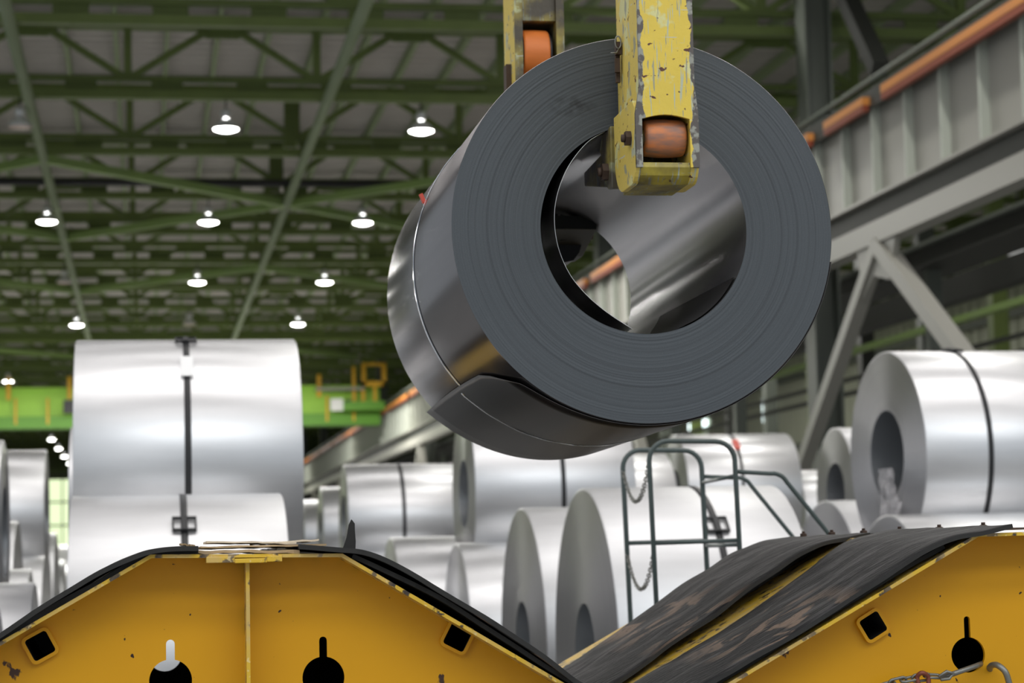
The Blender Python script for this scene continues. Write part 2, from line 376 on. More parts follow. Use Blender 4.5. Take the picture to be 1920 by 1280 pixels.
# thick posts at the tie-pipe line on trusses three and four
for ty, lab in ((TY[2], 'thick dark green hanger post on the third roof truss, behind the right tie pipe'), (TY[3], 'thick dark green hanger post on the fourth roof truss, above the bracing crossing')):
    tag(origin_to(MB().box((3.30, ty-.3, zb1), (3.37, ty-.16, zt0)).box((3.5, ty-.3, zb1), (3.57, ty-.16, zt0)).box((3.37, ty-.26, zb1), (3.5, ty-.2, zt0)).obj('hanger_post', green_d), (3.43, ty-.23, zt0)), lab, 'post')
# tie pipes along the hall
for X, lab in ((-2.28, 'pale green tie pipe running into the distance on the left, under the trusses'), (3.76, 'pale green tie pipe running into the distance left of the hanging coil')):
    tp = MB().tube([(X, 30, zb0-.12), (X, 230, zb0-.12)], .115, 10).obj('tie_pipe', pipeg); tag(origin_to(tp, (X, 30, zb0-.12)), lab, 'pipe', 'tie pipes under the roof trusses')
# plan bracing
ya, yb, yc = TY[2], TY[3], TY[4]
br = [((-2.28, ya), (3.76, yb), 'broad bright green brace from the left tie pipe down to the pipe crossing'),
      ((3.76, yb), (-2.28, yc), 'thin green brace from the pipe crossing back down to the left tie pipe'),
      ((3.76, yb), (9.8, ya), 'green brace rising right from the pipe crossing'),
      ((3.76, yb), (9.8, yc), 'bright green brace falling right from the pipe crossing towards the hanging coil'),
      ((-2.28, ya), (-8.3, yb), 'green brace leaving the left edge above the leftmost lit lamp'),
      ((-8.3, yb), (-2.28, yc), 'green brace at the left edge beside the leftmost lit lamp'),
      ]
for k, (a, b, lab) in enumerate(br):
    w = .2 if k in (0, 3) else .14
    o = MB().bar((a[0], a[1], zb0-.1), (b[0], b[1], zb0-.1), w, .2).obj('roof_brace', green_l); tag(origin_to(o, (a[0], a[1], zb0-.1)), lab, 'brace', 'plan bracing under the roof')
for j in range(5, 14, 4):
    for (a, b) in (((-8.3, TY[j+0]), (-2.28, TY[min(j+1, 30)])), ((-2.28, TY[min(j+1, 30)]), (3.76, TY[j])), ((3.76, TY[j]), (9.8, TY[min(j+1, 30)]))):
        o = MB().bar((a[0], a[1], zb0-.1), (b[0], b[1], zb0-.1), .14, .2).obj('roof_brace', green_l); tag(origin_to(o, (a[0], a[1], zb0-.1)), 'distant green roof brace beyond the second row of lamps', 'brace', 'distant roof braces')
c_ = P(235, 338, 57.6)
o = MB().tube([(XA, 57.9, c_.z), (16, 57.9, c_.z)], .1, 8).obj('conduit', blackp); tag(origin_to(o, (0, 57.9, c_.z)), 'black conduit crossing the roof above the pipe crossing', 'conduit')

# ---------------------------------------------------------------- hanging lamps
zl = CAMZ+8.93
mb_ref = MB().lathe([(.255, 0), (.26, .03), (.20, .12), (.10, .2), (.06, .22)], 24).mesh('reflector', lampalu)
mb_dif = MB().lathe([(.001, -.055), (.12, -.045), (.21, -.015), (.25, .005), (.24, .02), (.001, .02)], 24).mesh('diffuser', lampglass)
mb_dof = MB().lathe([(.001, -.02), (.12, -.018), (.21, -.008), (.25, .005), (.24, .02), (.001, .02)], 24).mesh('diffuser', lampoff)
mb_bal = MB().lathe([(.02, .22), (.09, .24), (.11, .30), (.11, .36), (.07, .42), (.02, .43)], 16).mesh('ballast', lampalu)
mb_rod = MB().tube([(0, 0, .42), (0, 0, .62)], .018, 6).mesh('hanger_rod', blackp)
cols = [(-6.5, 'far left'), (-2.48, 'left'), (1.7, 'middle'), (5.78, 'right')]
rows = ['nearest', 'second', 'third', 'fourth', 'fifth', 'sixth']
unlit = {(0, 1), (2, 1), (3, 2)}
def lamp(x, y, lab, on=True, group='hanging hall lamps', z=None):
    t = thing('hanging_lamp', lab, 'lamp', (x, y, zl if z is None else z), group)
    if z is not None: MB().tube([(0, 0, .6), (0, 0, zr-z-.02)], .018, 6).obj('long_rod', blackp, t)
    link('reflector', mb_ref, t); link('diffuser', mb_dif if on else mb_dof, t); link('ballast', mb_bal, t); link('hanger_rod', mb_rod, t)
for r in range(14):
    y = 46.15+12.9*r
    for c, (x, cn) in enumerate(cols):
        if (c == 0 and r < 4) or (r == 4) or (r == 5 and c): continue
        on = (r, c) not in unlit
        if r < 6: lab = '%s bell-shaped hanging lamp in the %s column of the %s lamp row' % ('glowing white' if on else 'unlit', cn, rows[r])
        else: lab = 'tiny glowing hanging lamp far down the hall beyond the green crane'
        # hang each from the nearest truss line
        lamp(x, y, lab, on, 'hanging hall lamps' if r < 6 else 'far hanging lamps')
c_ = PXp(1912, 486, 17.5); lamp(17.5, c_.y, 'glowing lamp at the right edge, under the crane runway girder', True, 'side bay lamps', c_.z)
c_ = PXp(1752, 490, 17.5); lamp(17.5, c_.y, 'small bluish lamp glow seen between the V braces under the runway', True, 'side bay lamps', c_.z)

# ---------------------------------------------------------------- crane runway (right)
XG = 11.0
def gz(px, py, X=XG): return PXp(px, py, X).z
z_top = gz(1900, 33); z_bot = gz(1800, 292)
run = thing('crane_runway', 'pale grey crane runway girder with ribs and orange conductor bar climbing to the upper right', 'girder', (XG, 20, 0))
def loc(o, base=(XG, 20, 0)): o.data.transform(Matrix.Translation(-Vector(base))); return o
loc(MB().box((XG, 14, z_bot), (XG+.06, 235, z_top)).obj('web', gird, run))
loc(MB().box((XG-.14, 14, z_top-.02), (XG+.5, 235, z_top+.05)).obj('top_flange', steel_g, run))
loc(MB().box((XG-.16, 14, z_bot-.05), (XG+.3, 235, z_bot)).obj('bottom_flange', gird, run))
loc(MB().box((XG+.12, 14, z_top+.05), (XG+.2, 235, z_top+.2)).obj('rail', steel_d, run))
loc(MB().box((XG-.02, 14, z_bot-.34), (XG+.5, 235, z_bot-.052)).obj('flange_shadow_band', steel_d, run))  # dark box added for the shadow band under the flange
hb = gz(1573, 470)
loc(MB().box((XG-.1, 14, hb-.17), (XG+.22, 235, hb+.17)).obj('bottom_tie_beam', gird, run))
ribm = MB().box((-.13, -.035, z_bot), (0, .035, z_top-.02)).mesh('stiffener', gird_r)
yy = 26.2
for i in range(34):
    o = link('stiffener', ribm, run); o.location = (0, yy+i*1.47-20, 0)
mm = MB()
for i in range(34, 142): mm.box((XG-.13, yy+i*1.47-.035, z_bot), (XG, yy+i*1.47+.035, z_top-.02))
stuff(loc(mm.obj('far_stiffeners', gird_r, run)))
# conductor bar in segments
zo = z_top-.09
seg = [(20, PXp(1645, 170, XG-.25).y-.25), (PXp(1625, 180, XG-.25).y+.1, PXp(1548, 240, XG-.25).y)] 
ycur = seg[-1][1]+.9
segs = seg[:]
while ycur < 230:
    segs.append((ycur, min(ycur+8.6, 232))); ycur += 9.5
for a, b in segs:
    o = loc(MB().box((XG-.29, a, zo+.03), (XG-.17, b, zo+.15)).obj('conductor_bar', orange_b, run))
    loc(MB().box((XG-.285, a, zo-.07), (XG-.19, b, zo+.03)).obj('conductor_cover', redb, run))
loc(MB().box((XG-.17, 14, zo-.02), (XG-.14, 235, zo+.28)).obj('bar_bracket', steel_d, run))
loc(MB().tube([(XG-.12, 14, zo+.42), (XG-.12, 232, zo+.42)], .05, 6).obj('cable_tray', steel_g, run))
# V braces
ap = PXp(1650, 458, XG)
zl_ = lambda p: p
q1 = PXp(1520, 832, XG); q2 = PXp(1786, 640, XG)
def ext(a, b, z):
    t = (z-a.z)/(b.z-a.z); return a+(b-a)*t
for q, w in ((q1, .22), (q2, .24)):
    loc(MB().bar(ap, ext(ap, q, .0), w, w, (1, 0, 0)).obj('v_brace', gird, run))
loc(MB().prism([(ap.y-.9, ap.z+.15), (ap.y+1.0, ap.z+.15), (ap.y+.75, ap.z-.75), (ap.y+.2, ap.z-.45), (ap.y-.5, ap.z-.6)], XG-.05, XG+.05, 'YZ').obj('gusset_plate', gird, run))
for j in range(1, 9):
    for s_, dz in ((1, 5.8), (-1, 6.5)):
        a = ap+Vector((0, 19.2*j, 0)); b = a+Vector((0, s_*dz, -a.z)); loc(MB().bar(a, b, .22, .22, (1, 0, 0)).obj('v_brace', gird, run))
# columns carrying roof and runway
cy = PXp(1527, 120, 12.2).y
for j in range(-1, 9):
    y = cy+19.2*j
    if j == -1: y = cy-19.2
    lab = {0: 'tall grey-green steel column right of the hanging coil, rising behind the runway', 3: 'grey-green steel column behind the end of the green crane'}.get(j, 'far grey-green steel column behind the runway girder')
    if j == -1: continue
    t = thing('hall_column', lab, 'column', (12.2, y, 0), 'columns along the runway')
    a = MB().box((-.25, -.3, 0), (-.2, .3, zr-.5)).obj('flange', steel_g, t); MB().box((.2, -.3, 0), (.25, .3, zr-.5)).obj('flange', steel_g, t)
    MB().box((-.2, -.03, 0), (.2, .03, zr-.5)).obj('web', steel_g, t)
# dark raking strut in front of the column
a = PXp(1585, -10, 12.6); b = PXp(1650, 130, 12.6)
o = MB().bar(a, b, .3, .3).obj('raking_strut', steel_d); tag(origin_to(o, b), 'dark raking strut leaning from the roof down onto the runway girder', 'strut')
# second runway and walkway of the next bay
def wk(name, m, X, za, zb, w, lab, cat):
    o = MB().box((X, 18, za), (X+w, 235, zb)).obj(name, m); return tag(origin_to(o, (X, 18, za)), lab, cat)
def zz_(X, py): return gz(1800, py, X)
for (nm, m_, X, pa, pb, w_, lab, cat) in (
    ('walkway', steel_d, 12.9, 432, 470, 1.0, 'dark maintenance walkway just behind the runway girder', 'walkway'),
    ('walkway_edge', steel_g, 12.75, 424, 431, .12, 'grey kick plate along the walkway behind the runway girder', 'trim'),
    ('service_pipe', rust, 13.9, 489, 497, .2, 'brown service pipe under the walkway behind the V braces', 'pipe'),
    ('side_bay_girder', steel_d, 15.2, 512, 560, .35, 'dark girder of the side bay seen below the runway', 'girder'),
    ('side_bay_beam', green_l, 16.4, 590, 602, .2, 'green beam of the side bay seen under the dark girder', 'beam'),
    ('side_rail', steel_d, 17.4, 652, 660, .12, 'upper dark rail crossing the side bay columns above the right coil', 'rail'),
    ('side_rail', steel_d, 17.4, 682, 691, .12, 'lower dark rail crossing the side bay columns above the right coil', 'rail'),
    ('low_wall', wall_dk, 13.6, 1010, 1100, .3, 'dark grey partition wall low behind the runway posts', 'partition')):
    wk(nm, m_, X, max(0, zz_(X, pb)), zz_(X, pa), w_, lab, cat)
for j in range(26):
    y = 30+6.4*j
    o = MB().box((13.2, y-.12, 0), (13.45, y+.12, zz_(12.9, 470))).obj('walkway_post', steel_g)
    tag(origin_to(o, (13.3, y, 0)), 'slim grey post holding up the walkway behind the runway girder', 'post', 'walkway posts')
for j in range(1, 12):
    y = 32+5.2*j
    o = MB().box((20.8, y-.2, 0), (21.2, y+.2, zr-.5)).obj('side_bay_column', (steel_d, green, steel_g)[j % 3])
    tag(origin_to(o, (21, y, 0)), 'blurred column of the side bay beyond the runway', 'column', 'side bay columns')

# ---------------------------------------------------------------- green bridge crane far down the hall
dc = XG*F/452
def cz(py, px=630): return P(px, py, dc).z
def cx(px): return P(px, 750, dc).x
cr = thing('bridge_crane', 'bright green overhead bridge crane spanning the hall behind the big white coil', 'crane', (0, dc, 0))
def cb(name, m, px0, px1, py0, py1, y0, y1, rel=True):
    o = MB().box((cx(px0), y0, cz(py1)), (cx(px1), y1, cz(py0))).obj(name, m, cr); return o
cb('girder', craneg, -200, 712, 727, 775, 0, 1.0)
cb('girder_flange', craned, -200, 712, 775, 797, -.25, 1.2)
cb('top_flange', craneg, -200, 712, 722, 728, -.15, 1.1)
cb('end_carriage', craned, 640, 716, 756, 772, -1.2, -.2)
cb('walkway', gird, 590, 680, 729, 734, -1.0, -.2)
for px in (17, 131, 597): cb('post', craney, px-4, px+4, 703, 745, -.5, -.4)
for px in (30, 90, 612, 662): cb('handrail_post', craney, px-2, px+2, 742, 790, -.3, -.25)
cb('white_cabinet', white, 617, 640, 750, 772, -1.0, -.6)
cb('hoist_motor', blackp, 644, 655, 752, 762, -1.0, -.6)
cb('hoist_motor', blackp, 120, 140, 748, 772, -1.0, -.6)
cg = MB()
for (a, b, c, d) in ((676, 683, 686, 727), (714, 721, 686, 727), (676, 721, 718, 727), (676, 721, 684, 688)): cg.box((cx(a), -.9, cz(d)), (cx(b), -.5, cz(c)))
cg.obj('cage', craney, cr)
for px in (661, 678, 700): cb('cage_ladder', craney, px-3, px+3, 690 if px == 661 else 727, 766, -.8, -.7)

# ---------------------------------------------------------------- coils
def coil(label, X0, X1, Y, R, z=None, ri=.305, strap=None, group='steel coils in the yard', buckle=None, yaw=0, m=None, smat=None, tagp=None, both=False, ringstrap=True):
    if z is None: z = R
    t = thing('steel_coil', label, 'coil', (X0, Y, z), group, (0, 0, yaw)); w = X1-X0; m = m or zinc
    N = 96; wob = random.random()*10
    nl = 14; bz = .006
    MB().lathe([(R-.012, 0), (R, .008), (R, w-.008), (R-.012, w)], N, 'X').obj('outer_wrap', m, t)
    for x, sg in ((0, 1), (w, -1)):
        pr = []
        for i in range(nl+1):
            r = ri+(R-.012-ri)*i/nl; pr.append((r, x+sg*((.004*noise.noise((i*.9+wob, x, 0))) if 0 < i < nl else 0)))
        MB().lathe(pr, N, 'X').obj('end_face', zface, t)
    MB().lathe([(ri, 0), (ri, w)], 64, 'X').obj('bore', zbore, t)
    if strap is not None:
        sx = strap-X0
        st = MB().lathe([(R+.001, sx-.02), (R+.005, sx-.02), (R+.005, sx+.02), (R+.001, sx+.02)], N, 'X').obj('strap', black, t)
        if buckle is not None:
            e = R_(buckle); rad = R+.012
            bx = MB()
            for sgn in (-1, 1):
                cxx = sgn*.038; 
                for (u0, u1, v0, v1) in ((-.03, .03, .05, .064), (-.03, .03, -.064, -.05), (-.03, -.02, -.06, .06), (.02, .03, -.06, .06)):
                    bx.box((cxx+u0, v0, -.008), (cxx+u1, v1, .008))
            bx.box((-.012, -.064, -.009), (.012, .064, .012))
            o = bx.obj('buckle', black, st); 
            o.location = (sx, -math.cos(e)*rad, math.sin(e)*rad); o.rotation_euler = (PI/2-e, 0, 0)
        if tagp:
            e = R_(tagp[0]); h = tagp[1]
            pts = []
            o = MB().box((-.04, -h, -.002), (.04, h, .002)).obj('label_tag', tagp[2], st); rad = R+.012
            o.location = (sx+.0, -math.cos(e)*rad, math.sin(e)*rad); o.rotation_euler = (PI/2-e, 0, 0)
    return t
def xat(px, Y, py=1000): return P(px, py, Y).x
def cradle(y1, R1, y2, R2, R3):
    a = R1+R3; b = R2+R3; dy = y2-y1; dz = R2-R1; D = math.hypot(dy, dz)
    t = (a*a-b*b+D*D)/(2*D); h = math.sqrt(a*a-t*t)
    return y1+dy*t/D-dz*h/D, R1+dz*t/D+dy*h/D
# left stack
coil('wide satin silver coil directly behind the left saddle, black strap with square double buckle', xat(135, 13.3), xat(527, 13.3), 13.3, 1.0, strap=xat(343, 13.2), buckle=54, m=zinc2)
coil('silver coil hidden behind and below the tall left coil', xat(143, 15.5), xat(560, 15.5), 15.5, .85)
y3, z3 = cradle(13.3, 1.0, 15.5, .85, .80)
coil('tall bright silver coil resting on top at left, black strap with white paper tag', xat(143, y3, 650), xat(551, y3, 650), y3, .80, z3, strap=xat(347, y3, 650), buckle=74, tagp=(46, .095, tagw))
coil('silver coil hidden on the floor in the third place of the left stack', xat(150, 17.5), xat(470, 17.5), 17.5, .85)
y3, z3 = cradle(15.5, .85, 17.5, .85, .64)
coil('silver coil peeking out as a thin strip left of the tall left coil', xat(133, y3, 820), xat(440, y3, 820), y3, .64, z3)
# centre
coil('largest foreground silver coil at centre right with strap and square buckle, oval end face tallest', xat(1090, 13.3, 913), xat(1440, 13.3, 913), 13.3, 1.0, ri=.31, strap=xat(1290, 13.3, 913), buckle=48.6, m=zinc2)
coil('silver coil showing a narrow oval end left of the largest centre coil', xat(975, 15.7, 948), xat(1225, 15.7, 948), 15.7, .97, ri=.31, m=zinc2)
coil('low silver coil with a small oval end above the right slope of the left saddle', xat(854, 19, 1018), xat(1130, 19, 1018), 19, .86)
coil('low silver coil with shadowed left end emerging behind the black rubber flap', xat(731, 21.0, 1005), xat(960, 21.0, 1005), 21.0, .90)
y3, z3 = cradle(19, .86, 21.0, .90, .75)
coil('upper silver coil directly below the hanging coil, dark slit end face and short black strap', xat(868, y3, 850), xat(1158, y3, 850), y3, .75, z3, strap=xat(1028, y3, 880))
coil('hidden silver floor coil beneath the upper coils behind the handrail, nearer one', xat(1070, 22.0), xat(1235, 22.0), 22.0, .85)
coil('hidden silver floor coil beneath the upper coils behind the handrail, farther one', xat(1050, 24.0), xat(1215, 24.0), 24.0, .85)
y3, z3 = cradle(22.0, .85, 24.0, .85, .66)
coil('upper silver coil seen through the left hoop of the grey handrail', xat(1060, y3, 840), xat(1243, y3, 840), y3, .66, z3)
coil('silver floor coil under the strapped coil left of centre, nearer one', xat(650, 24.1), xat(850, 24.1), 24.1, .84)
coil('silver floor coil under the strapped coil left of centre, farther one', xat(640, 25.9), xat(840, 25.9), 25.9, .84)
y3, z3 = cradle(24.1, .84, 25.9, .84, .64)
coil('upper silver coil with dark strap between the tall left coil and the centre coils', xat(643, y3, 880), xat(852, y3, 880), y3, .64, z3, strap=xat(745, y3, 880))
coil('far silver floor coil beneath the small upper coil right of the left stack', xat(610, 32.2), xat(770, 32.2), 32.2, .82)
coil('far silver floor coil just behind the one under the small upper coil', xat(610, 33.9), xat(770, 33.9), 33.9, .82)
y3, z3 = cradle(32.2, .82, 33.9, .82, .65)
coil('small far upper silver coil left of the dark-strapped coil', xat(600, y3, 925), xat(760, y3, 925), y3, .65, z3)
coil('farthest silver floor coil right of the left stack', xat(585, 38.2), xat(715, 38.2), 38.2, .82)
coil('farthest silver floor coil right of the left stack, second row', xat(585, 39.9), xat(715, 39.9), 39.9, .82)
y3, z3 = cradle(38.2, .82, 39.9, .82, .64)
coil('smallest far upper silver coil touching the outline of the tall left coil', xat(566, y3, 945), xat(700, y3, 945), y3, .64, z3)
# right group
coil('silver floor coil hidden below the red-tagged coil, nearer one', xat(1275, 25.6), xat(1490, 25.6), 25.6, .95)
coil('silver floor coil hidden below the red-tagged coil, farther one', xat(1250, 27.6), xat(1460, 27.6), 27.6, .95)
y3, z3 = cradle(25.6, .95, 27.6, .95, .73)
coil('upper silver coil with dark bore and red tag behind the top of the handrail', xat(1262, y3, 812), xat(1470, y3, 812), y3, .73, z3, strap=xat(1362, y3, 812), tagp=(52, .1, tagr))
coil('far silver floor coil right of the red-tagged coil, nearer one', xat(1490, 29.2), xat(1650, 29.2), 29.2, .9)
coil('far silver floor coil right of the red-tagged coil, farther one', xat(1490, 31.1), xat(1640, 31.1), 31.1, .9)
y3, z3 = cradle(29.2, .9, 31.1, .9, .62)
coil('small upper silver coil between the red-tagged coil and the big right coil', xat(1484, y3, 845), xat(1620, y3, 845), y3, .62, z3)
coil('silver floor coil hidden behind the big right coil, nearer one', xat(1570, 21.1), xat(1830, 21.1), 21.1, .9)
coil('silver floor coil hidden behind the big right coil, farther one', xat(1570, 22.9), xat(1820, 22.9), 22.9, .9)
y3, z3 = cradle(21.1, .9, 22.9, .9, .66)
coil('upper grey coil end with dark bore half hidden behind the big right coil', xat(1562, y3, 790), xat(1800, y3, 790), y3, .66, z3)
F_ = (15.5, .92); G_ = (17.75, 1.0)
coil('low silver coil at the right edge, dark round end showing above the right saddle', xat(1662, 15.5, 960), 6.75, 15.5, .92)
coil('low grey coil end between the handrail and the big right coil', xat(1545, 17.75, 930), 6.95, 17.75, 1.0, m=zinc2)
y3, z3 = cradle(*F_, *G_, .80)
ecoil = coil('big shiny coil stacked on top at the right edge, torn plastic at its bore', xat(1655, y3, 637), 7.1, y3, .80, z3, ri=.345, strap=xat(1772, y3, 637), buckle=80, yaw=R_(2.5))
# crumpled clear plastic hanging out of the bore of the big right coil
vs = []; nu, nv = 14, 20
for j in range(nv):
    for i in range(nu):
        u = i/(nu-1)-.5; v = j/(nv-1)
        yv = u*(.30+.30*v)-.05-.1*v; zv = -.10-.72*v
        vs.append((-.025-.05*abs(noise.noise((u*5, v*4, 3.1)))-.03*noise.noise((u*9, v*7, 1)), yv, zv))
MB().add(vs, [(j*nu+i, j*nu+i+1, (j+1)*nu+i+1, (j+1)*nu+i) for j in range(nv-1) for i in range(nu-1)], False).obj('plastic_wrap', plastic, ecoil)
# left edge group
coil('low narrow silver coil at the left edge, nearest the black belt', -2.0, -.78, 12.4, .70)
coil('low silver coil just right of the bottom left edge coil', -2.0, xat(66, 14.5), 14.5, .75)
coil('silver coil hidden below the dark coil at the left edge', -2.3, xat(20, 16.2), 16.2, .75)
y3, z3 = cradle(14.5, .75, 16.2, .75, .62)
coil('dark-ended silver coil cut off by the left edge, standing on top', -2.4, xat(9, y3, 880), y3, .62, z3)
coil('low silver coil peeping between the left edge coils', -2.2, xat(58, 18.1), 18.1, .79)
coil('narrow bright silver coil at the left edge beside the dark-ended coil', -2.6, xat(34, 20.2, 965), 20.2, 1.0)
coil('silver floor coil below the upper coil of the left edge group, nearer one', -2.7, xat(84, 23.1), 23.1, .85)
coil('silver floor coil below the upper coil of the left edge group, farther one', -2.7, xat(92, 24.9), 24.9, .85)
y3, z3 = cradle(23.1, .85, 24.9, .85, .70)
coil('upper silver coil near the left edge, beside the bright far window', -2.5, xat(88, y3, 885), y3, .70, z3)
coil('slim silver coil between the upper left edge coil and the bright far window', -2.6, xat(106, 27.6, 975), 27.6, 1.0)
coil('low silver coil far left, below the slim coil', -2.6, xat(110, 31), 31, .82)
coil('low silver coil far left in front of the bright window base', -2.8, xat(121, 36), 36, .85)
coil('distant silver coil at the foot of the bright far window', -3.2, xat(134, 56), 56, 1.05)

# ---------------------------------------------------------------- the hanging coil
Rr, Ri = .56, .303
C1 = PC(1208, 429, Rr*F/366.5); C2 = PC(1024.5, 559.5, Rr*F/300.5)
ax = (C2-C1); LW = ax.length; ax.normalize()
zax = ax; upw = Vector((0, 0, 1)); yax = (upw-zax*upw.dot(zax)).normalized(); xax = yax.cross(zax).normalized()
# local frame: x = right seen from camera is -xax?  keep right-handed
HM = Matrix(((xax.x, yax.x, zax.x, C1.x), (xax.y, yax.y, zax.y, C1.y), (xax.z, yax.z, zax.z, C1.z), (0, 0, 0, 1)))
hc = thing('hanging_steel_coil', 'large dark grey steel coil hanging from yellow crane tongs, loose outer wrap lower left', 'coil')
hc.matrix_world = HM
SX = 1 if xax.x > 0 else -1           # +x local points right in the picture when SX is 1
N = 256
MB().lathe([(Rr-.0015, .0), (Rr, .0015), (Rr, LW)], N).obj('outer_wraps', dsteel, hc)
pr = []
nr = 110
for i in range(nr+1):
    r = Ri+(Rr-.0015-Ri)*i/nr
    g = .0004*noise.noise((i*.37, 0, 0))+.0001*noise.noise((i*1.9, 4, 0))
    pr.append((r, 0 if i in (0, nr) else g))
MB().lathe(pr, N, smooth=False).obj('end_face', dface, hc)
MB().lathe([(Ri, LW), (Rr, LW)], N).obj('rear_face', dface, hc)
MB().lathe([(Ri, 0), (Ri, LW)], N).obj('bore', bore_s, hc)
def hl(px, py, s_=0.):
    """local 2-D point on the front face plane for a pixel"""
    r = ray(px, py); o = Vector((0, 0, CAMZ)); c = C1+zax*s_
    t = (c-o).dot(zax)/r.dot(zax); p = o+r*t-c
    return p.dot(xax), p.dot(yax)
# loose inner tail of the strip
tail = [hl(*p) for p in ((1135, 246), (1100, 268), (1066, 312), (1046, 362), (1040, 410), (1047, 462), (1068, 512), (1100, 552), (1140, 586), (1186, 616))]
tp_ = smooth_path([(a, b, 0) for a, b in tail], 5)
vs = []
for k, p in enumerate(tp_):
    for zz, sc in ((.004, 1), (LW*.5, 1), (LW-.03, 1)): vs.append((p.x*sc, p.y*sc, zz))
m = len(tp_)
MB().add(vs, [(3*i+j, 3*i+3+j, 3*i+4+j, 3*i+1+j) for i in range(m-1) for j in range(2)], True).obj('inner_tail', dsteel, hc)
ed = MB().tube([(p.x, p.y, .004) for p in tp_], .0011, 6).obj('inner_tail_edge', mat('sheet_edge', (.6, .6, .6), .3, 1), hc)
# sheet overlap in the lower right bore, coloured dark for the black reflection
st = []
for k in range(17):
    t = R_(-62+k*2.2)*1
    st.append(t)
vs = []
for t in st:
    for zz in (.02, LW*.62): vs.append(((Ri-.004)*math.cos(t)*SX, (Ri-.004)*math.sin(t), zz))
MB().add(vs, [(2*i, 2*i+2, 2*i+3, 2*i+1) for i in range(len(st)-1)], True).obj('inner_overlap_reflection', dwrap, hc)
# loose outer wrap, tail lower left
vs = []; NA = 90; NZ = 12
a_tail = R_(222.5)
for i in range(NA+1):
    u = i/NA; ang = a_tail+u*R_(128)
    for j in range(NZ+1):
        v = j/NZ; zz = .0015+.016*math.exp(-u*9)+(LW+.002-.016*math.exp(-u*9))*v
        off = .0025+.020*math.exp(-u*9)*(.25+.75*v)
        # front corner folded and skewed
        sk = R_(7.0)*max(0, (.22-v)/.22)*math.exp(-u*14)
        aa = ang+sk-R_(1.4)*math.sin(PI*v)*math.exp(-u*25)
        off += .010*max(0, (.2-v)/.2)*math.exp(-u*10)
        r = Rr+off
        vs.append((r*math.cos(aa)*SX, r*math.sin(aa), zz))
me = MB().add(vs, [(i*(NZ+1)+j, (i+1)*(NZ+1)+j, (i+1)*(NZ+1)+j+1, i*(NZ+1)+j+1) for i in range(NA) for j in range(NZ)], True)
ow = me.obj('loose_outer_wrap', dwrap, hc); sm_ = ow.modifiers.new('s', 'SOLIDIFY'); sm_.thickness = .0014; sm_.offset = 1
# steel strap
def rstrap(a):
    d = (math.degrees(a) % 360)
    if 222 < d < 352:
        u = (d-222)/128; return Rr+.0045+.018*math.exp(-u*9)*.6
    return Rr+.0022
vs = []; NS = 240; zs = LW*.53
for i in range(NS):
    a = 2*PI*i/NS; r = rstrap(a)+.0012*noise.noise((i*.21, 0, 0)); dz = .0025*math.sin(a*3)
    for q, w in ((0, -.011), (.0012, -.011), (.0012, .011), (0, .011)): vs.append(((r+q)*math.cos(a)*SX, (r+q)*math.sin(a), zs+w+dz))
fs = []
for i in range(NS):
    for q in range(4): a0_ = i*4+q; fs.append((a0_, i*4+(q+1) % 4, ((i+1) % NS)*4+(q+1) % 4, ((i+1) % NS)*4+q))
MB().add(vs, fs, True).obj('steel_strap', mat('bright_strap', (.55, .58, .62), .16, 1.0), hc)
a = R_(158); r = Rr+.005
tg = MB().box((-.004, -.03, -.005), (.007, .0, .012)).box((-.002, -.004, -.008), (.010, .026, .006)).obj('red_seal_tag', tagr, hc); tg.location = (r*math.cos(a)*SX, r*math.sin(a), zs); tg.rotation_euler = (0, 0, a)
print('COIL', C1, C2, LW, ax, SX)

# ---------------------------------------------------------------- crane tongs: front arm
YF, YB = 5.86, 6.18
def XZ(px, py, Y=YF): p = P(px, py, Y); return p.x, p.z
xl, _ = XZ(1196, 120); xr, _ = XZ(1299, 120); xm = (xl+xr)/2
_, zsh = XZ(1250, 200); _, zop = XZ(1250, 216); _, zbo = XZ(1250, 301); _, zbt = XZ(1250, 341)
xl2, _ = XZ(1191, 270); xr2, _ = XZ(1309, 270)
fa = thing('tong_arm', 'scratched yellow crane tong arm in front of the hanging coil, brown roller at its foot', 'crane arm', (xm, YF, zbt), 'crane tong arms')
def al(o): o.data.transform(Matrix.Translation(-Vector((xm, YF, zbt)))); return o
ZT = 4.6
# column: chamfered section, tapering into cheeks
bodyp = [(xl, YF), (xr, YF), (xr, YB), (xl+.012, YB), (xl-.001, YF+.17)]
al(MB().prism(bodyp, zsh-.005, ZT, 'XY').obj('arm_column', arms, fa, .003))
# front plate with arched roller opening, flared at the foot
_, zfl = XZ(1250, 165)
lp = [(xl+.0, ZT), (xl, zfl), (xl2, zsh-.02), (xl2, zbo-.02)]
rp = [(xr, ZT), (xr, zfl), (xr2, zsh-.02), (xr2, zbo-.02)]
ox0, _ = XZ(1203, 260); ox1, _ = XZ(1292, 260)
arch = [(ox0, zbo), (ox0, zop-.012)]+[(ox0+(ox1-ox0)*k/8, zop-.012+.012*math.sin(PI*k/8)) for k in range(1, 8)]+[(ox1, zop-.012), (ox1, zbo)]
out = [(xl, ZT)]+lp[1:]+[(ox0, zbo-.02)]+arch+[(ox1, zbo-.02)]+[rp[3], rp[2], rp[1], rp[0]]
fp = plate2d('front_plate', [out], .012, armf, fa, YF-.006); al(fp); 
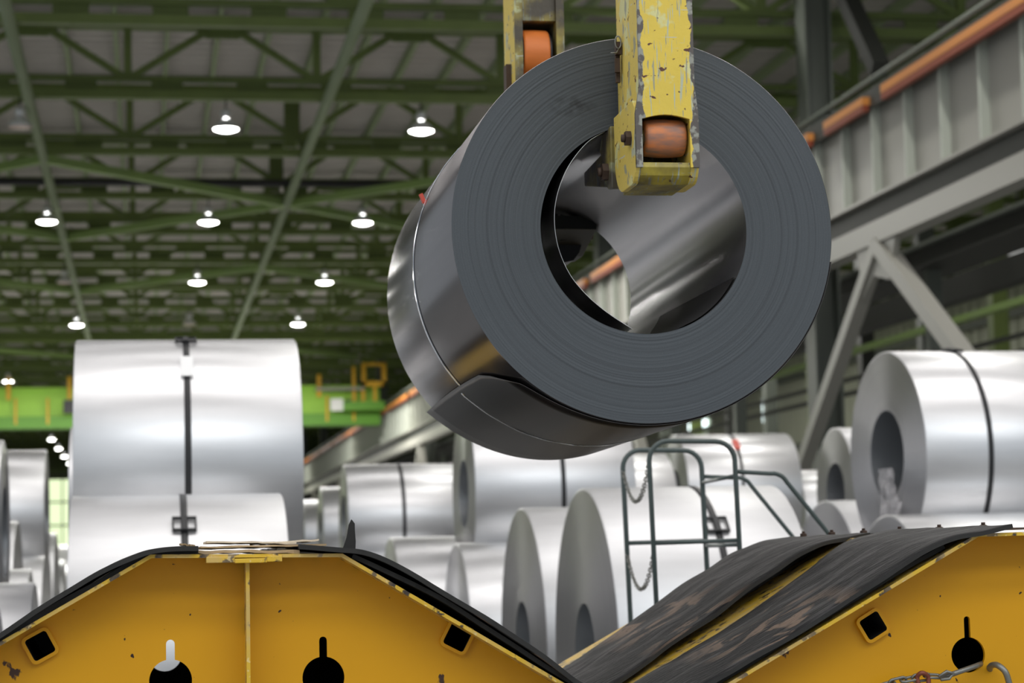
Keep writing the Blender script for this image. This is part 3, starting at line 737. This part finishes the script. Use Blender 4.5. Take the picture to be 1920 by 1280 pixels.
# recentre texture coordinates stay local: arm centre x = 0
# cheeks
YC = 6.125
def cheek(x0, x1, m):
    zc = zbt; pts = [(YF, zsh), (YF, zbt+.055)]
    for k in range(7): t = k/6*PI/2; pts.append((YF+.055*(1-math.cos(t)), zbt+.055*(1-math.sin(t))))
    for k in range(9): t = k/8*PI/2; pts.append((YC-.10+.10*math.sin(t)+.0, zbt+.10*(1-math.cos(t))))
    pts.append((YC, zsh+.02)); pts.append((YF+.02, zsh+.02))
    al(MB().prism(pts, x0, x1, 'YZ').obj('cheek_plate', m, fa, .002))
cheek(xl2-.001, xl2+.014, arms); cheek(xr2-.022, xr2+.001, arms)
al(MB().prism([(YC-.05, zbt+.08), (YC, zbt+.1), (YB, zsh), (YB-.05, zsh)], xl2+.014, xr2-.022, 'YZ').obj('back_plate', armd, fa))
bp_ = [(YF+.004, zbo-.004), (YF+.0, zbo-.018), (YF+.012, zbt+.02), (YF+.045, zbt), (YB-.09, zbt), (YB-.09, zbo-.004)]
al(MB().prism(bp_, xl2+.013, xr2-.021, 'YZ').obj('lower_bar', arml, fa, .002))
# roller and axle
rx0, rzc = XZ(1206, 259, YF+.05); rx1, _ = XZ(1281, 259, YF+.05); rr_ = .052
rw = rx1-rx0
pr = [(.018, 0), (rr_-.006, 0), (rr_-.002, .006)]+[(rr_-.002+.003*math.sin(PI*k/6), .006+(rw-.012)*k/6) for k in range(1, 6)]+[(rr_-.002, rw-.006), (rr_-.006, rw), (.018, rw)]
ro = MB().lathe(pr, 40, 'X').obj('roller', orange_p, fa); ro.location = (rx0-xm, .055, rzc-zbt)
o = MB().lathe([(.024, -.012), (.024, 0)], 20, 'X', cap=True).lathe([(.024, rw), (.024, rw+.014)], 20, 'X', cap=True).obj('roller_hub', arml, ro)
def bolt(x, y, z, s_, par, base, r=.021, th=.016):
    o = MB().lathe([(r, 0), (r, th*s_)], 6, 'X', cap=True, smooth=False).lathe([(r*.55, th*s_), (r*.5, th*s_*1.6)], 10, 'X', cap=True).obj('axle_bolt', rust, par); o.location = Vector((x, y, z))-Vector(base); return o
B0 = (xm, YF, zbt)
bolt(xl2, YF+.055, rzc, -1, fa, B0); bolt(xr2, YF+.055, rzc, 1, fa, B0, .018, .010)
# foot reaching into the bore
_, zf0 = XZ(1150, 330, YB); 
zpad = C1.z+Ri-.006
fz = [(YB-.02, zpad-.11), (YB-.02, zpad-.0), (YB+.06, zpad-.03), (YB+.2, zpad-.018), (YB+.62, zpad-.032), (YB+.62, zpad-.075), (YB+.2, zpad-.15), (YB+.1, zpad-.16), (YB, zpad-.17)]
al(MB().prism(fz, xm-.045, xm+.045, 'YZ').obj('support_foot', armd, fa, .004))
hk = [(YB, zpad-.005), (YB+.12, zpad-.012), (YB+.16, zpad-.05), (YB+.11, zpad-.085), (YB+.10, zpad-.15), (YB+.05, zpad-.18), (YB, zpad-.185)]
al(MB().prism(hk, xl2+.0, xl2+.055, 'YZ').obj('foot_rib', armd, fa, .003))
bolt(xl2+.0, YB+.05, zpad-.13, -1, fa, B0, .026, .018)
# bracket and wire loop on the left flank
o = MB().box((-.016, -.006, -.035), (.0, .018, .0)).box((-.012, .02, -.11), (.0, .035, -.03)).box((-.018, .002, -.085), (-.004, .014, -.045)).obj('lamp_clip', rust, fa)
p0 = P(1156, 82, YF+.22); o.location = (xl-xm-.001, .2, p0.z-zbt)
pts = [(-.012+.014*math.cos(t)*.6, .19+.0, p0.z-zbt-.003+.018*math.sin(t)) for t in [k*2*PI/12 for k in range(12)]]
o = MB().tube(pts, .0022, 6, True).obj('wire_loop', chainm, fa); o.location.x = xl-xm
o = MB().tube([(xl-xm-.01, .19, p0.z-zbt-.02), (xl-xm-.018, .185, p0.z-zbt-.034), (xl-xm-.036, .18, p0.z-zbt-.036)], .0018, 6).obj('wire_end', chainm, fa)

# rear arm
Yr = 8.02
def XR_(px, py): p = P(px, py, Yr); return p.x, p.z
x0, _ = XR_(965, 60); x1, _ = XR_(1057, 60); xq = (x0+x1)/2
_, zlow = XR_(1080, 486)
ra = thing('tong_arm', 'far crane tong arm behind the coil, dark inner face with bright orange roller', 'crane arm', (xq, Yr, zlow), 'crane tong arms')
def rl(o): o.data.transform(Matrix.Translation(-Vector((xq, Yr, zlow)))); return o
_, zr1 = XR_(1000, 38); _, zr2 = XR_(1000, 175)
Zt2 = 5.2
rl(MB().box((x0, Yr, zlow+.1), (x0+.028, Yr+.25, Zt2)).obj('side_plate', arms, ra, .002))
rl(MB().box((x1-.028, Yr, zlow+.1), (x1, Yr+.25, Zt2)).obj('side_plate', armd, ra, .002))
rl(MB().box((x0+.028, Yr+.01, zr1), (x1-.028, Yr+.25, Zt2)).obj('inner_plate', armd, ra, .003))
rl(MB().box((x0+.028, Yr+.2, zlow+.1), (x1-.028, Yr+.25, zr1)).obj('back_plate', armd, ra))
rl(MB().box((x0+.028, Yr+.01, zlow+.3), (x1-.028, Yr+.2, zr2)).obj('inner_plate', armd, ra, .003))
rl(MB().box((x0-.001, Yr-.006, zlow+.1), (x0+.029, Yr+.0, Zt2)).obj('edge_strip', armd, ra))
rl(MB().box((x1-.029, Yr-.006, zlow+.1), (x1+.001, Yr, Zt2)).obj('edge_strip', armd, ra))
a0, _ = XR_(985, 80); a1, _ = XR_(1029, 80)
o = MB().lathe([(.02, -.004), (.09, -.004), (.093, .004), (.094, (a1-a0)/2), (.093, a1-a0-.004), (.09, a1-a0+.004), (.02, a1-a0+.004)], 40, 'X').obj('roller', orange_c, ra)
o.location = (a0-xq, .08, XR_(1000, 95)[1]-zlow)
o = MB().lathe([(.08, -.014), (.08, -.004)], 24, 'X', cap=True).obj('roller_washer', blackp, ra); o.location = (a0-xq, .08, XR_(1000, 95)[1]-zlow)
o2 = link('roller_washer', o.data, ra); o2.location = o.location+Vector((a1-a0+.018, 0, 0))
o = MB().box((-.02, -.01, -.06), (0, .05, .06)).obj('lamp_clip', rust, ra); o.location = (x0-xq, .1, XR_(950, 140)[1]-zlow)
# rear foot inside the bore
zp2 = C2.z+Ri-.006
def fxz(px, py, Y): p = P(px, py, Y); return (p.x, p.z)
rl(MB().prism([(Yr, zp2-.02), (Yr-.42, zp2-.012), (Yr-.42, zp2-.06), (Yr-.16, zp2-.12), (Yr, zp2-.12)], x0+.03, x1+.02, 'YZ').obj('support_foot', steel_d, ra, .004))
fo = [fxz(p[0], p[1], 7.75) for p in ((985, 345), (1030, 338), (1092, 346), (1110, 372), (1113, 392), (1098, 402), (1097, 420), (1101, 432), (1099, 448), (1092, 456), (1087, 474), (1076, 488), (1058, 492), (1030, 478), (1000, 450))]
rl(MB().prism(fo, 7.75, Yr+.2).obj('foot_plate', blackp, ra, .006))
fo2 = [fxz(p[0], p[1], 7.7) for p in ((1050, 392), (1088, 396), (1088, 430), (1080, 448), (1050, 452))]
rl(MB().prism(fo2, 7.70, 7.75).obj('foot_boss', steel_d, ra, .004))
bolt(fxz(1099, 440, 7.78)[0]-.004, 7.80, fxz(1099, 440, 7.78)[1], 1, ra, (xq, Yr, zlow), .03, .02)

# ---------------------------------------------------------------- yellow saddles
YS = 6.0; YE = 8.15; YW = 6.14
def sx(px, py, Y=YS): p = P(px, py, Y); return (p.x, p.z)
def offset_line(pts, d):
    out = []
    for i, p in enumerate(pts):
        a = Vector(pts[max(i-1, 0)]); b = Vector(pts[min(i+1, len(pts)-1)]); t = (b-a).normalized(); n = Vector((-t.y, t.x))
        out.append((p[0]+n.x*d, p[1]+n.y*d))
    return out
def circ(cx_, cz_, r, n=40, a0=0, a1=2*PI): return [(cx_+r*math.cos(a0+(a1-a0)*k/n), cz_+r*math.sin(a0+(a1-a0)*k/n)) for k in range(n)]
def keyhole(cx_, cz_, r, sw, top):
    g = math.asin(sw/r); pts = [(cx_+r*math.cos(t), cz_+r*math.sin(t)) for t in [PI/2+g+(2*PI-2*g)*k/36 for k in range(37)]]
    pts += [(cx_+sw*math.cos(t), top-sw+sw*math.sin(t)) for t in [PI*k/8 for k in range(9)]]
    return pts
def sqhole(c, ang, h, r=.007):
    pts = []
    for q, (sx_, sy_) in enumerate(((1, 1), (-1, 1), (-1, -1), (1, -1))):
        for k in range(5):
            t = q*PI/2+k/4*PI/2; pts.append((sx_*(h-r)+r*math.cos(t), sy_*(h-r)+r*math.sin(t)))
    ca, sa = math.cos(ang), math.sin(ang)
    return [(c[0]+x*ca-y*sa, c[1]+x*sa+y*ca) for x, y in pts]
def saddle(label, top, holes, squares, sq_ang, stiff_px, name='coil_saddle'):
    """top: outline of the flange underside, left to right, in XZ"""
    base = ((top[0][0]+top[-1][0])/2, YS, 0)
    t = thing(name, label, 'saddle', base, 'yellow coil saddles')
    def bl(o): o.data.transform(Matrix.Translation(-Vector(base))); return o
    under = offset_line(top, -.004)
    outline = [(top[0][0], 0)]+[p for p in top]+[(top[-1][0], 0)]
    hs = []
    for (c, r, sw, tz) in holes: hs.append(keyhole(c[0], c[1], r, sw, tz))
    sq = [sqhole(c, a, .034) for c, a in zip(squares, sq_ang)]
    o = plate2d('front_web', [outline]+hs+sq, .012, yel, t, YW); bl(o)
    hs2 = [keyhole(c[0], c[1], r, sw, tz) for (c, r, sw, tz) in holes]
    o = plate2d('rear_web', [outline]+hs2, .012, steel_d, t, YE-.25); bl(o)  # dark colour stands for the shade inside the closed saddle
    # flange plates, one per straight run
    th = .010
    up_ = offset_line(top, th)
    for i in range(len(top)-1):
        a, b, c, d = top[i], top[i+1], up_[i+1], up_[i]
        n_ = 40; mb = MB()
        # slightly chipped front edge
        vs = []; 
        for k in range(n_+1):
            u = k/n_; e = .0025*noise.noise((u*30+i*7, top[0][0], 0)); 
            x0_, z0_ = a[0]+(b[0]-a[0])*u, a[1]+(b[1]-a[1])*u; x1_, z1_ = d[0]+(c[0]-d[0])*u, d[1]+(c[1]-d[1])*u
            vs += [(x0_, YS+e, z0_), (x1_, YS+e*.4, z1_), (x1_, YE, z1_), (x0_, YE, z0_)]
        fs = [(4*k+q, 4*k+(q+1) % 4, 4*k+4+(q+1) % 4, 4*k+4+q) for k in range(n_) for q in range(4)]+[(0, 1, 2, 3), (4*n_+3, 4*n_+2, 4*n_+1, 4*n_)]
        bl(mb.add(vs, fs).obj('flange_plate', yel_e, t))
    for c, a in zip(squares, sq_ang):
        mb = MB(); outer = sqhole(c, a, .040, .016); inner = sqhole(c, a, .031, .008); m_ = len(outer)
        vs = [(p[0], YW-.022, p[1]) for p in outer]+[(p[0], YW-.022, p[1]) for p in inner]+[(p[0], YW-.006, p[1]) for p in outer]+[(p[0], YW+.5, p[1]) for p in inner]
        fs = []
        for k in range(m_):
            k2 = (k+1) % m_; fs += [(k, k2, m_+k2, m_+k), (k, k2, 2*m_+k2, 2*m_+k), (m_+k, m_+k2, 3*m_+k2, 3*m_+k)]
        o = bl(mb.add(vs, fs).obj('square_socket', yel, t)); o.data.materials.append(blackp)  # inner faces coloured black for the shade inside the tube
        for f_ in o.data.polygons:
            if max(o.data.vertices[i_].co.y for i_ in f_.vertices) > .3: f_.material_index = 1
        bl(MB().add([(p[0], YW+.45, p[1]) for p in inner], [tuple(range(m_))]).obj('socket_shade_sheet', blackp, t))  # black sheet added as the shade deep in the socket
    if stiff_px is not None:
        sxp, sz = sx(stiff_px, 1040); e0 = YS+.03
        mb = MB().box((sxp-.005, e0, 0), (sxp+.005, YW-.006, top[1][1]-.012)); bl(mb.obj('centre_stiffener', yel_e, t))
        mb = MB().box((sxp-.11, YS-.004, top[1][1]-.016), (sxp-.035, YW-.02, top[1][1]-.0)).box((sxp-.035, YS-.004, top[1][1]-.018), (sxp+.05, YW-.02, top[1][1]-.006)).box((sxp+.05, YS-.004, top[1][1]-.016), (sxp+.09, YW-.02, top[1][1])); bl(mb.obj('top_bracket', yel_e, t, .002))
    for q_ in (0, -1):
        e_ = .006 if q_ == 0 else -.006
        bl(MB().box((top[q_][0], YW, 0), (top[q_][0]+e_, YE-.25, top[q_][1]-.004)).obj('light_block_plate', steel_d, t))  # plates added at both ends to keep light out of the box
    return t, bl
# left saddle
topL = [sx(-240, 1350), sx(284, 1046), sx(640, 1044), sx(1075, 1298), sx(1108, 1317)]
hL = [((sx(321, 1281)), .057, .0115, sx(321, 1202)[1]), ((sx(614, 1275)), .057, .0105, sx(614, 1196)[1])]
tL, blL = saddle('yellow steel coil saddle at lower left with two keyholes and a centre stiffener', topL, hL, [sx(76, 1210, YW), sx(856, 1194, YW)], [R_(28), R_(-28)], 465)
topR = [sx(1122, 1434), sx(1835, 1006), sx(2200, 995), sx(2600, 1230)]
hR = [((sx(1848, 1231)), .050, .009, sx(1848, 1157)[1])]
tR, blR = saddle('yellow steel coil saddle at lower right with worn black belts on its slope', topR, hR, [sx(1633, 1172, YW)], [R_(30)], None)

def belt(name, path, yf, yr, par, bl, m, th=.011, seed=0, bulge=None, subd=7, wav=.004, ny=14):
    """path: XZ along the belt; yf(u), yr(u) front and rear edge"""
    pp = smooth_path([(a, b, 0) for a, b in path], subd); n_ = len(pp); vs = []; 
    for lay in (0, 1):
        for i, p in enumerate(pp):
            a = pp[max(i-1, 0)]; b = pp[min(i+1, n_-1)]; t = (b-a).normalized(); nx, nz_ = -t.y, t.x
            if nz_ < 0: nx, nz_ = -nx, -nz_
            u = i/(n_-1)
            for j in range(ny+1):
                v = j/ny; y = yf(u)+(yr(u)-yf(u))*v
                if j in (0, ny): y += .006*noise.noise((u*14, seed, j))
                w = wav*noise.noise((p.x*7, y*5, seed))+(bulge(u, v) if bulge else 0)
                d = w+(th if lay else 0)
                vs.append((p.x+nx*d, y, p.y+nz_*d))
    K = n_*(ny+1); fs = []; W_ = ny+1
    for i in range(n_-1):
        for j in range(ny):
            a = i*W_+j; fs += [(a, a+1, a+W_+1, a+W_), (K+a, K+a+W_, K+a+W_+1, K+a+1)]
        for j in (0, ny): a = i*W_+j; fs.append((a, a+W_, K+a+W_, K+a))
    for i in (0, n_-1):
        for j in range(ny): a = i*W_+j; fs.append((a, a+1, K+a+1, K+a))
    o = MB().add(vs, fs, True).obj(name, m, par); o.data.materials.append(rubk)
    for p in o.data.polygons:
        if abs(p.normal.y) > .7: p.material_index = 1; p.use_smooth = False
    return bl(o)
# left saddle belts (two pieces left, two right, lying from the flat top down the slopes)
Lp = [sx(p[0], p[1]) for p in ((-230, 1336), (-90, 1252), (0, 1197), (70, 1150), (130, 1112), (200, 1072), (262, 1045), (300, 1037), (372, 1033))]
Rp = [sx(p[0], p[1]) for p in ((560, 1030), (640, 1034), (690, 1043), (752, 1070), (810, 1104), (880, 1146), (950, 1192), (1020, 1236), (1075, 1280), (1110, 1300))]
for nm, path, s_ in (('rubber_belt', Lp, 1), ('rubber_belt', Rp, 2)):
    belt(nm, path, lambda u: YS-.02, lambda u: 7.0, tL, blL, rub, .013, s_)
    belt(nm, path, lambda u: 7.08, lambda u: 8.1, tL, blL, rub, .013, s_+5)
# dark sheets added to fill the shaded gap between belt and flange
Rp2 = [sx(p[0], p[1]) for p in ((660, 1046), (730, 1077), (800, 1112), (880, 1160), (960, 1212), (1040, 1262), (1085, 1292))]
Lp2 = [sx(p[0], p[1]) for p in ((-200, 1322), (-90, 1261), (0, 1206), (90, 1151), (170, 1106), (240, 1064), (284, 1043), (330, 1040), (372, 1039))]
belt('belt_gap_shade', Rp2, lambda u: YS+.012, lambda u: 7.0, tL, blL, rubk, .012, 3); belt('belt_gap_shade', Lp2, lambda u: YS+.012, lambda u: 7.0, tL, blL, rubk, .014, 4)
# upright torn flap
f0 = P(653, 1027, 6.5); f1 = P(658, 976, 6.5)
vs = [(f0.x-.022, 6.5, f0.z-.02), (f0.x+.02, 6.5, f0.z-.02), (f0.x+.022, 6.5, f0.z+.02), (f0.x+.02, 6.5, f0.z+.05), (f1.x+.011, 6.5, f1.z-.008), (f1.x+.002, 6.5, f1.z+.004), (f1.x-.006, 6.5, f1.z-.012), (f0.x-.004, 6.5, f0.z+.03)]
blL(MB().add(vs+[(a, 6.514, c) for a, b, c in vs], [tuple(range(8)), tuple(range(15, 7, -1))]+[(i, (i+1) % 8, (i+1) % 8+8, i+8) for i in range(8)]).obj('torn_flap', rubk, tL))
# packing boards on the flat top of the left saddle
def slab(name, px0, py0, px1, py1, Yf, Yb, th, m, lab, jag=.008):
    a = P(px0, py0, Yf); b = P(px1, py1, Yf); n_ = 16; vs = []
    for k in range(n_+1):
        u = k/n_; x = a.x+(b.x-a.x)*u; z = a.z+(b.z-a.z)*u+.004*noise.noise((u*5, px0, 0)); e = jag*noise.noise((u*11, px0*.3, 2)); t_ = th*(1+.35*noise.noise((u*9, px0*.7, 4)))
        vs += [(x, Yf+e, z-t_), (x, Yf+e, z), (x, Yb, z), (x, Yb, z-t_)]
    fs = [(4*k+q, 4*k+(q+1) % 4, 4*k+4+(q+1) % 4, 4*k+4+q) for k in range(n_) for q in range(4)]+[(0, 1, 2, 3), (4*n_+3, 4*n_+2, 4*n_+1, 4*n_)]
    o = MB().add(vs, fs).obj(name, m); return tag(origin_to(o, (a.x, Yf, a.z-th)), lab, 'board')
slab('packing_board', 376, 1024, 612, 1019, 6.03, 6.6, .0052, wood, 'splintered dark-edged packing board, lower one on top of the left saddle')
slab('packing_board', 388, 1014, 556, 1016, 6.10, 6.5, .0045, paper, 'pale packing board lying across the top of the left saddle')
slab('packing_board', 478, 1018, 598, 1010, 6.18, 6.5, .005, paper, 'pale tilted packing strip at the right of the board pile on the left saddle')
slab('packing_board', 338, 1018, 366, 1021, 6.02, 6.2, .005, wood, 'short brown wood scrap at the left end of the board pile')
slab('packing_board', 372, 1031, 562, 1031, 6.01, 6.5, .008, wood, 'dark bottom packing board directly on the left saddle flange')

# right saddle belts
Qp = [sx(p[0], p[1]) for p in ((1130, 1405), (1240, 1340), (1340, 1279), (1400, 1246), (1500, 1186), (1600, 1124), (1690, 1064), (1745, 1031), (1790, 1013), (1840, 1003), (1896, 990))]
belt('rubber_belt', Qp, lambda u: 5.985+.0*u, lambda u: 6.70+.36*u, tR, blR, rub, .012, 21, bulge=lambda u, v: -.026*v*v*math.sin(PI*min(1, u*1.15)), wav=.005)
Qr = [sx(p[0], p[1]) for p in ((1130, 1405), (1240, 1340), (1340, 1279), (1400, 1242), (1500, 1176), (1600, 1108), (1690, 1052), (1745, 1026), (1790, 1011), (1840, 1003), (1885, 997))]
belt('rubber_belt', Qr, lambda u: 6.835+.35*u, lambda u: 7.72+.38*u, tR, blR, rub, .012, 31, wav=.008)
Qu = [sx(p[0], p[1]) for p in ((1150, 1405), (1260, 1340), (1370, 1275), (1500, 1195), (1600, 1134), (1700, 1074), (1780, 1026))]
belt('belt_gap_shade', Qu, lambda u: 6.035, lambda u: 6.6, tR, blR, rubk, .012, 12)  # dark sheets added as shade in the gap under the belts
belt('belt_gap_shade', Qu, lambda u: 7.02+.25*u, lambda u: 7.6, tR, blR, rubk, .012, 13)
# bolted strip
xs0 = P(1895, 990, 6.05).x; zs0 = P(1840, 1000, 6.2).z+.004
blR(MB().box((xs0-.03, 6.02, zs0+.004), (xs0+.03, 8.14, zs0+.010)).obj('clamp_strip', rust, tR))
for y in (6.26, 6.63, 7.0, 7.37, 7.73, 8.08):
    o = MB().lathe([(.013, 0), (.013, .010), (.009, .012)], 6, cap=True, smooth=False).lathe([(.0065, .012), (.006, .019)], 10, cap=True).obj('bolt', rust, tR); o.location = (xs0-tR.location.x, y-YS, zs0+.010)

# chain with shackle through the right keyhole
def link_mesh(L=.030, w=.0105, r=.0042):
    pts = []
    for k in range(8): t = -PI/2+PI*k/7; pts.append((L/2+w*math.cos(t), w*math.sin(t), 0))
    for k in range(8): t = PI/2+PI*k/7; pts.append((-L/2+w*math.cos(t), w*math.sin(t), 0))
    return MB().tube(pts, r, 7, True).mesh('chain_link', chainm)
lm = link_mesh()
ch = thing('chain', 'grey steel chain with a brown shackle through the keyhole of the right saddle', 'chain', P(1760, 1270, 6.08))
cb_ = Vector(ch.location)
path = smooth_path([P(*p, yy) for p, yy in (((1640, 1290), 6.08), ((1690, 1276), 6.08), ((1725, 1270), 6.08), ((1760, 1266), 6.08))], 6)
def lay(path, step=.034, par=ch, base=cb_, mesh=lm, sc=1):
    acc = 0; last = path[0]; k = 0
    for i in range(1, len(path)):
        d = (path[i]-path[i-1]); acc += d.length
        if acc >= step*sc:
            acc = 0; o = link('chain_link', mesh, par); q = d.to_track_quat('X', 'Z'); o.rotation_mode = 'QUATERNION'
            from mathutils import Quaternion
            o.rotation_quaternion = q @ Quaternion((1, 0, 0), (PI/2 if k % 2 else 0)+.4); o.location = path[i]-base; o.scale = (sc, sc, sc); k += 1
fine = []
for i in range(len(path)-1):
    for k in range(8): fine.append(path[i].lerp(path[i+1], k/8))
lay(fine)
sh = MB().tube(smooth_path([P(1722, 1281, 6.07)-cb_, P(1720, 1268, 6.07)-cb_, P(1729, 1261, 6.06)-cb_, P(1740, 1268, 6.07)-cb_, P(1741, 1284, 6.07)-cb_], 5), .0065, 8).obj('shackle', mat('shackle_brown', (.22, .06, .035), .5, .3), ch)
hk_ = MB().tube([P(1762, 1271, 6.07)-cb_, P(1790, 1262, 6.06)-cb_, P(1830, 1248, 6.07)-cb_, P(1842, 1243, 6.16)-cb_], .0075, 10).tube([P(1760, 1268, 6.05)-cb_, P(1775, 1258, 6.05)-cb_, P(1788, 1262, 6.05)-cb_, P(1780, 1272, 6.05)-cb_, P(1764, 1274, 6.05)-cb_], .0045, 8).obj('hook', chainm, ch)
rg = MB().tube(smooth_path([P(1858, 1262, 6.17)-cb_, P(1856, 1250, 6.12)-cb_, P(1868, 1246, 6.08)-cb_, P(1884, 1258, 6.06)-cb_, P(1892, 1280, 6.06)-cb_, P(1896, 1300, 6.06)-cb_], 5), .009, 10).obj('ring', chainm, ch)

# ---------------------------------------------------------------- stair hoops behind the right saddle
st = thing('stair_handrail', 'grey-green tubular platform handrail with two hoops and stair rails, in front of silver coils', 'handrail', (P(1218, 1000, 9.5).x, 9.5, 0))
sb = Vector(st.location); rt = .0112
def hoop(pxl, pxr, Y, ytop, lean):
    a = P(pxl, 1018, Y); b = P(pxr, 1014, Y); zt = P((pxl+pxr)/2, ytop, Y).z; rc = .085; r = rt*Y/9.5
    la = (P(pxl, 1018, Y).x-P(pxl-lean, 880, Y).x)
    def X(x, z): return x-la*(z-a.z)/(P(pxl, 880, Y).z-a.z)
    pts = [Vector((X(a.x, 0), Y, 0)), Vector((X(a.x, zt-rc), Y, zt-rc))]
    for k in range(1, 7): t = PI-k/6*PI/2; pts.append(Vector((X(a.x, zt-rc)+rc+rc*math.cos(t), Y, zt-rc+rc*math.sin(t))))
    for k in range(0, 7): t = PI/2-k/6*PI/2; pts.append(Vector((X(b.x, zt-rc)-rc+rc*math.cos(t), Y, zt-rc+rc*math.sin(t)-.004)))
    pts.append(Vector((X(b.x, 0), Y, 0)))
    MB().tube([p-sb for p in pts], r, 10).obj('hoop', tube_g, st)
    zm = a.z; MB().tube([Vector((X(a.x, zm), Y, zm))-sb, Vector((X(b.x, zm), Y, zm+.005))-sb], r*.85, 10).obj('mid_rail', tube_g, st)
    return X, a, b
XA_, aA, bA = hoop(1225, 1386, 9.5, 826, 7); XB_, aB, bB = hoop(1175, 1323, 10.4, 843, 7)
def handrail(Y, start, mid, end):
    p0 = P(*start, Y); p1 = P(*mid, Y); p2 = P(*end, Y); d = (p2-p1).normalized(); fl_ = p1+(p2-p1)*((0.02-p1.z)/(p2.z-p1.z))
    pts = [p0, p1-Vector((.05, 0, 0)), p1-Vector((.02, 0, .001)), p1+d*.02, p1+d*.05, fl_]
    MB().tube([p-sb for p in smooth_path(pts[:5], 4)+[fl_]], rt*.9, 10).obj('stair_rail', tube_g, st)
handrail(9.5, (1384, 884), (1462, 887), (1556, 1003)); handrail(10.4, (1321, 893), (1396, 895), (1488, 1008))
pa = P(1384, 893, 9.5); pb = P(1321, 893, 10.4)
MB().tube([Vector((XA_(bA.x, 1.93), 9.5, 1.93))-sb, Vector((XB_(bB.x, 1.93), 10.4, 1.93))-sb], rt*.8, 8).obj('side_rail', tube_g, st)
zz = 1.63; MB().tube([Vector((XA_(bA.x, zz), 9.5, zz))-sb, Vector((XB_(bB.x, zz), 10.4, zz))-sb], rt*.8, 8).obj('side_rail', tube_g, st)
cl = link_mesh(.022, .008, .0026)
for (z0_, sag, nm) in ((1.995, .16, 'upper'), (1.60, .16, 'lower')):
    a = Vector((XA_(aA.x, z0_), 9.5, z0_)); b = Vector((XB_(aB.x, z0_), 10.4, z0_-.0))
    c = thing('safety_chain', '%s small safety chain sagging between the left posts of the handrail' % nm, 'chain', a, 'handrail safety chains')
    pts = [a.lerp(b, u/60)-Vector((0, 0, 4*sag*(u/60)*(1-u/60))) for u in range(61)]
    k = 0; acc = 0
    ps = []
    for i in range(len(pts)-1):
        for q in range(4): ps.append(pts[i].lerp(pts[i+1], q/4))
    lay(ps, .026, c, a, cl)
    MB().tube([(.0, .0, .0), (-.012, .01, -.02), (0, .02, -.036), (.012, .01, -.02)], .003, 6, True).obj('hook', chainm, c)
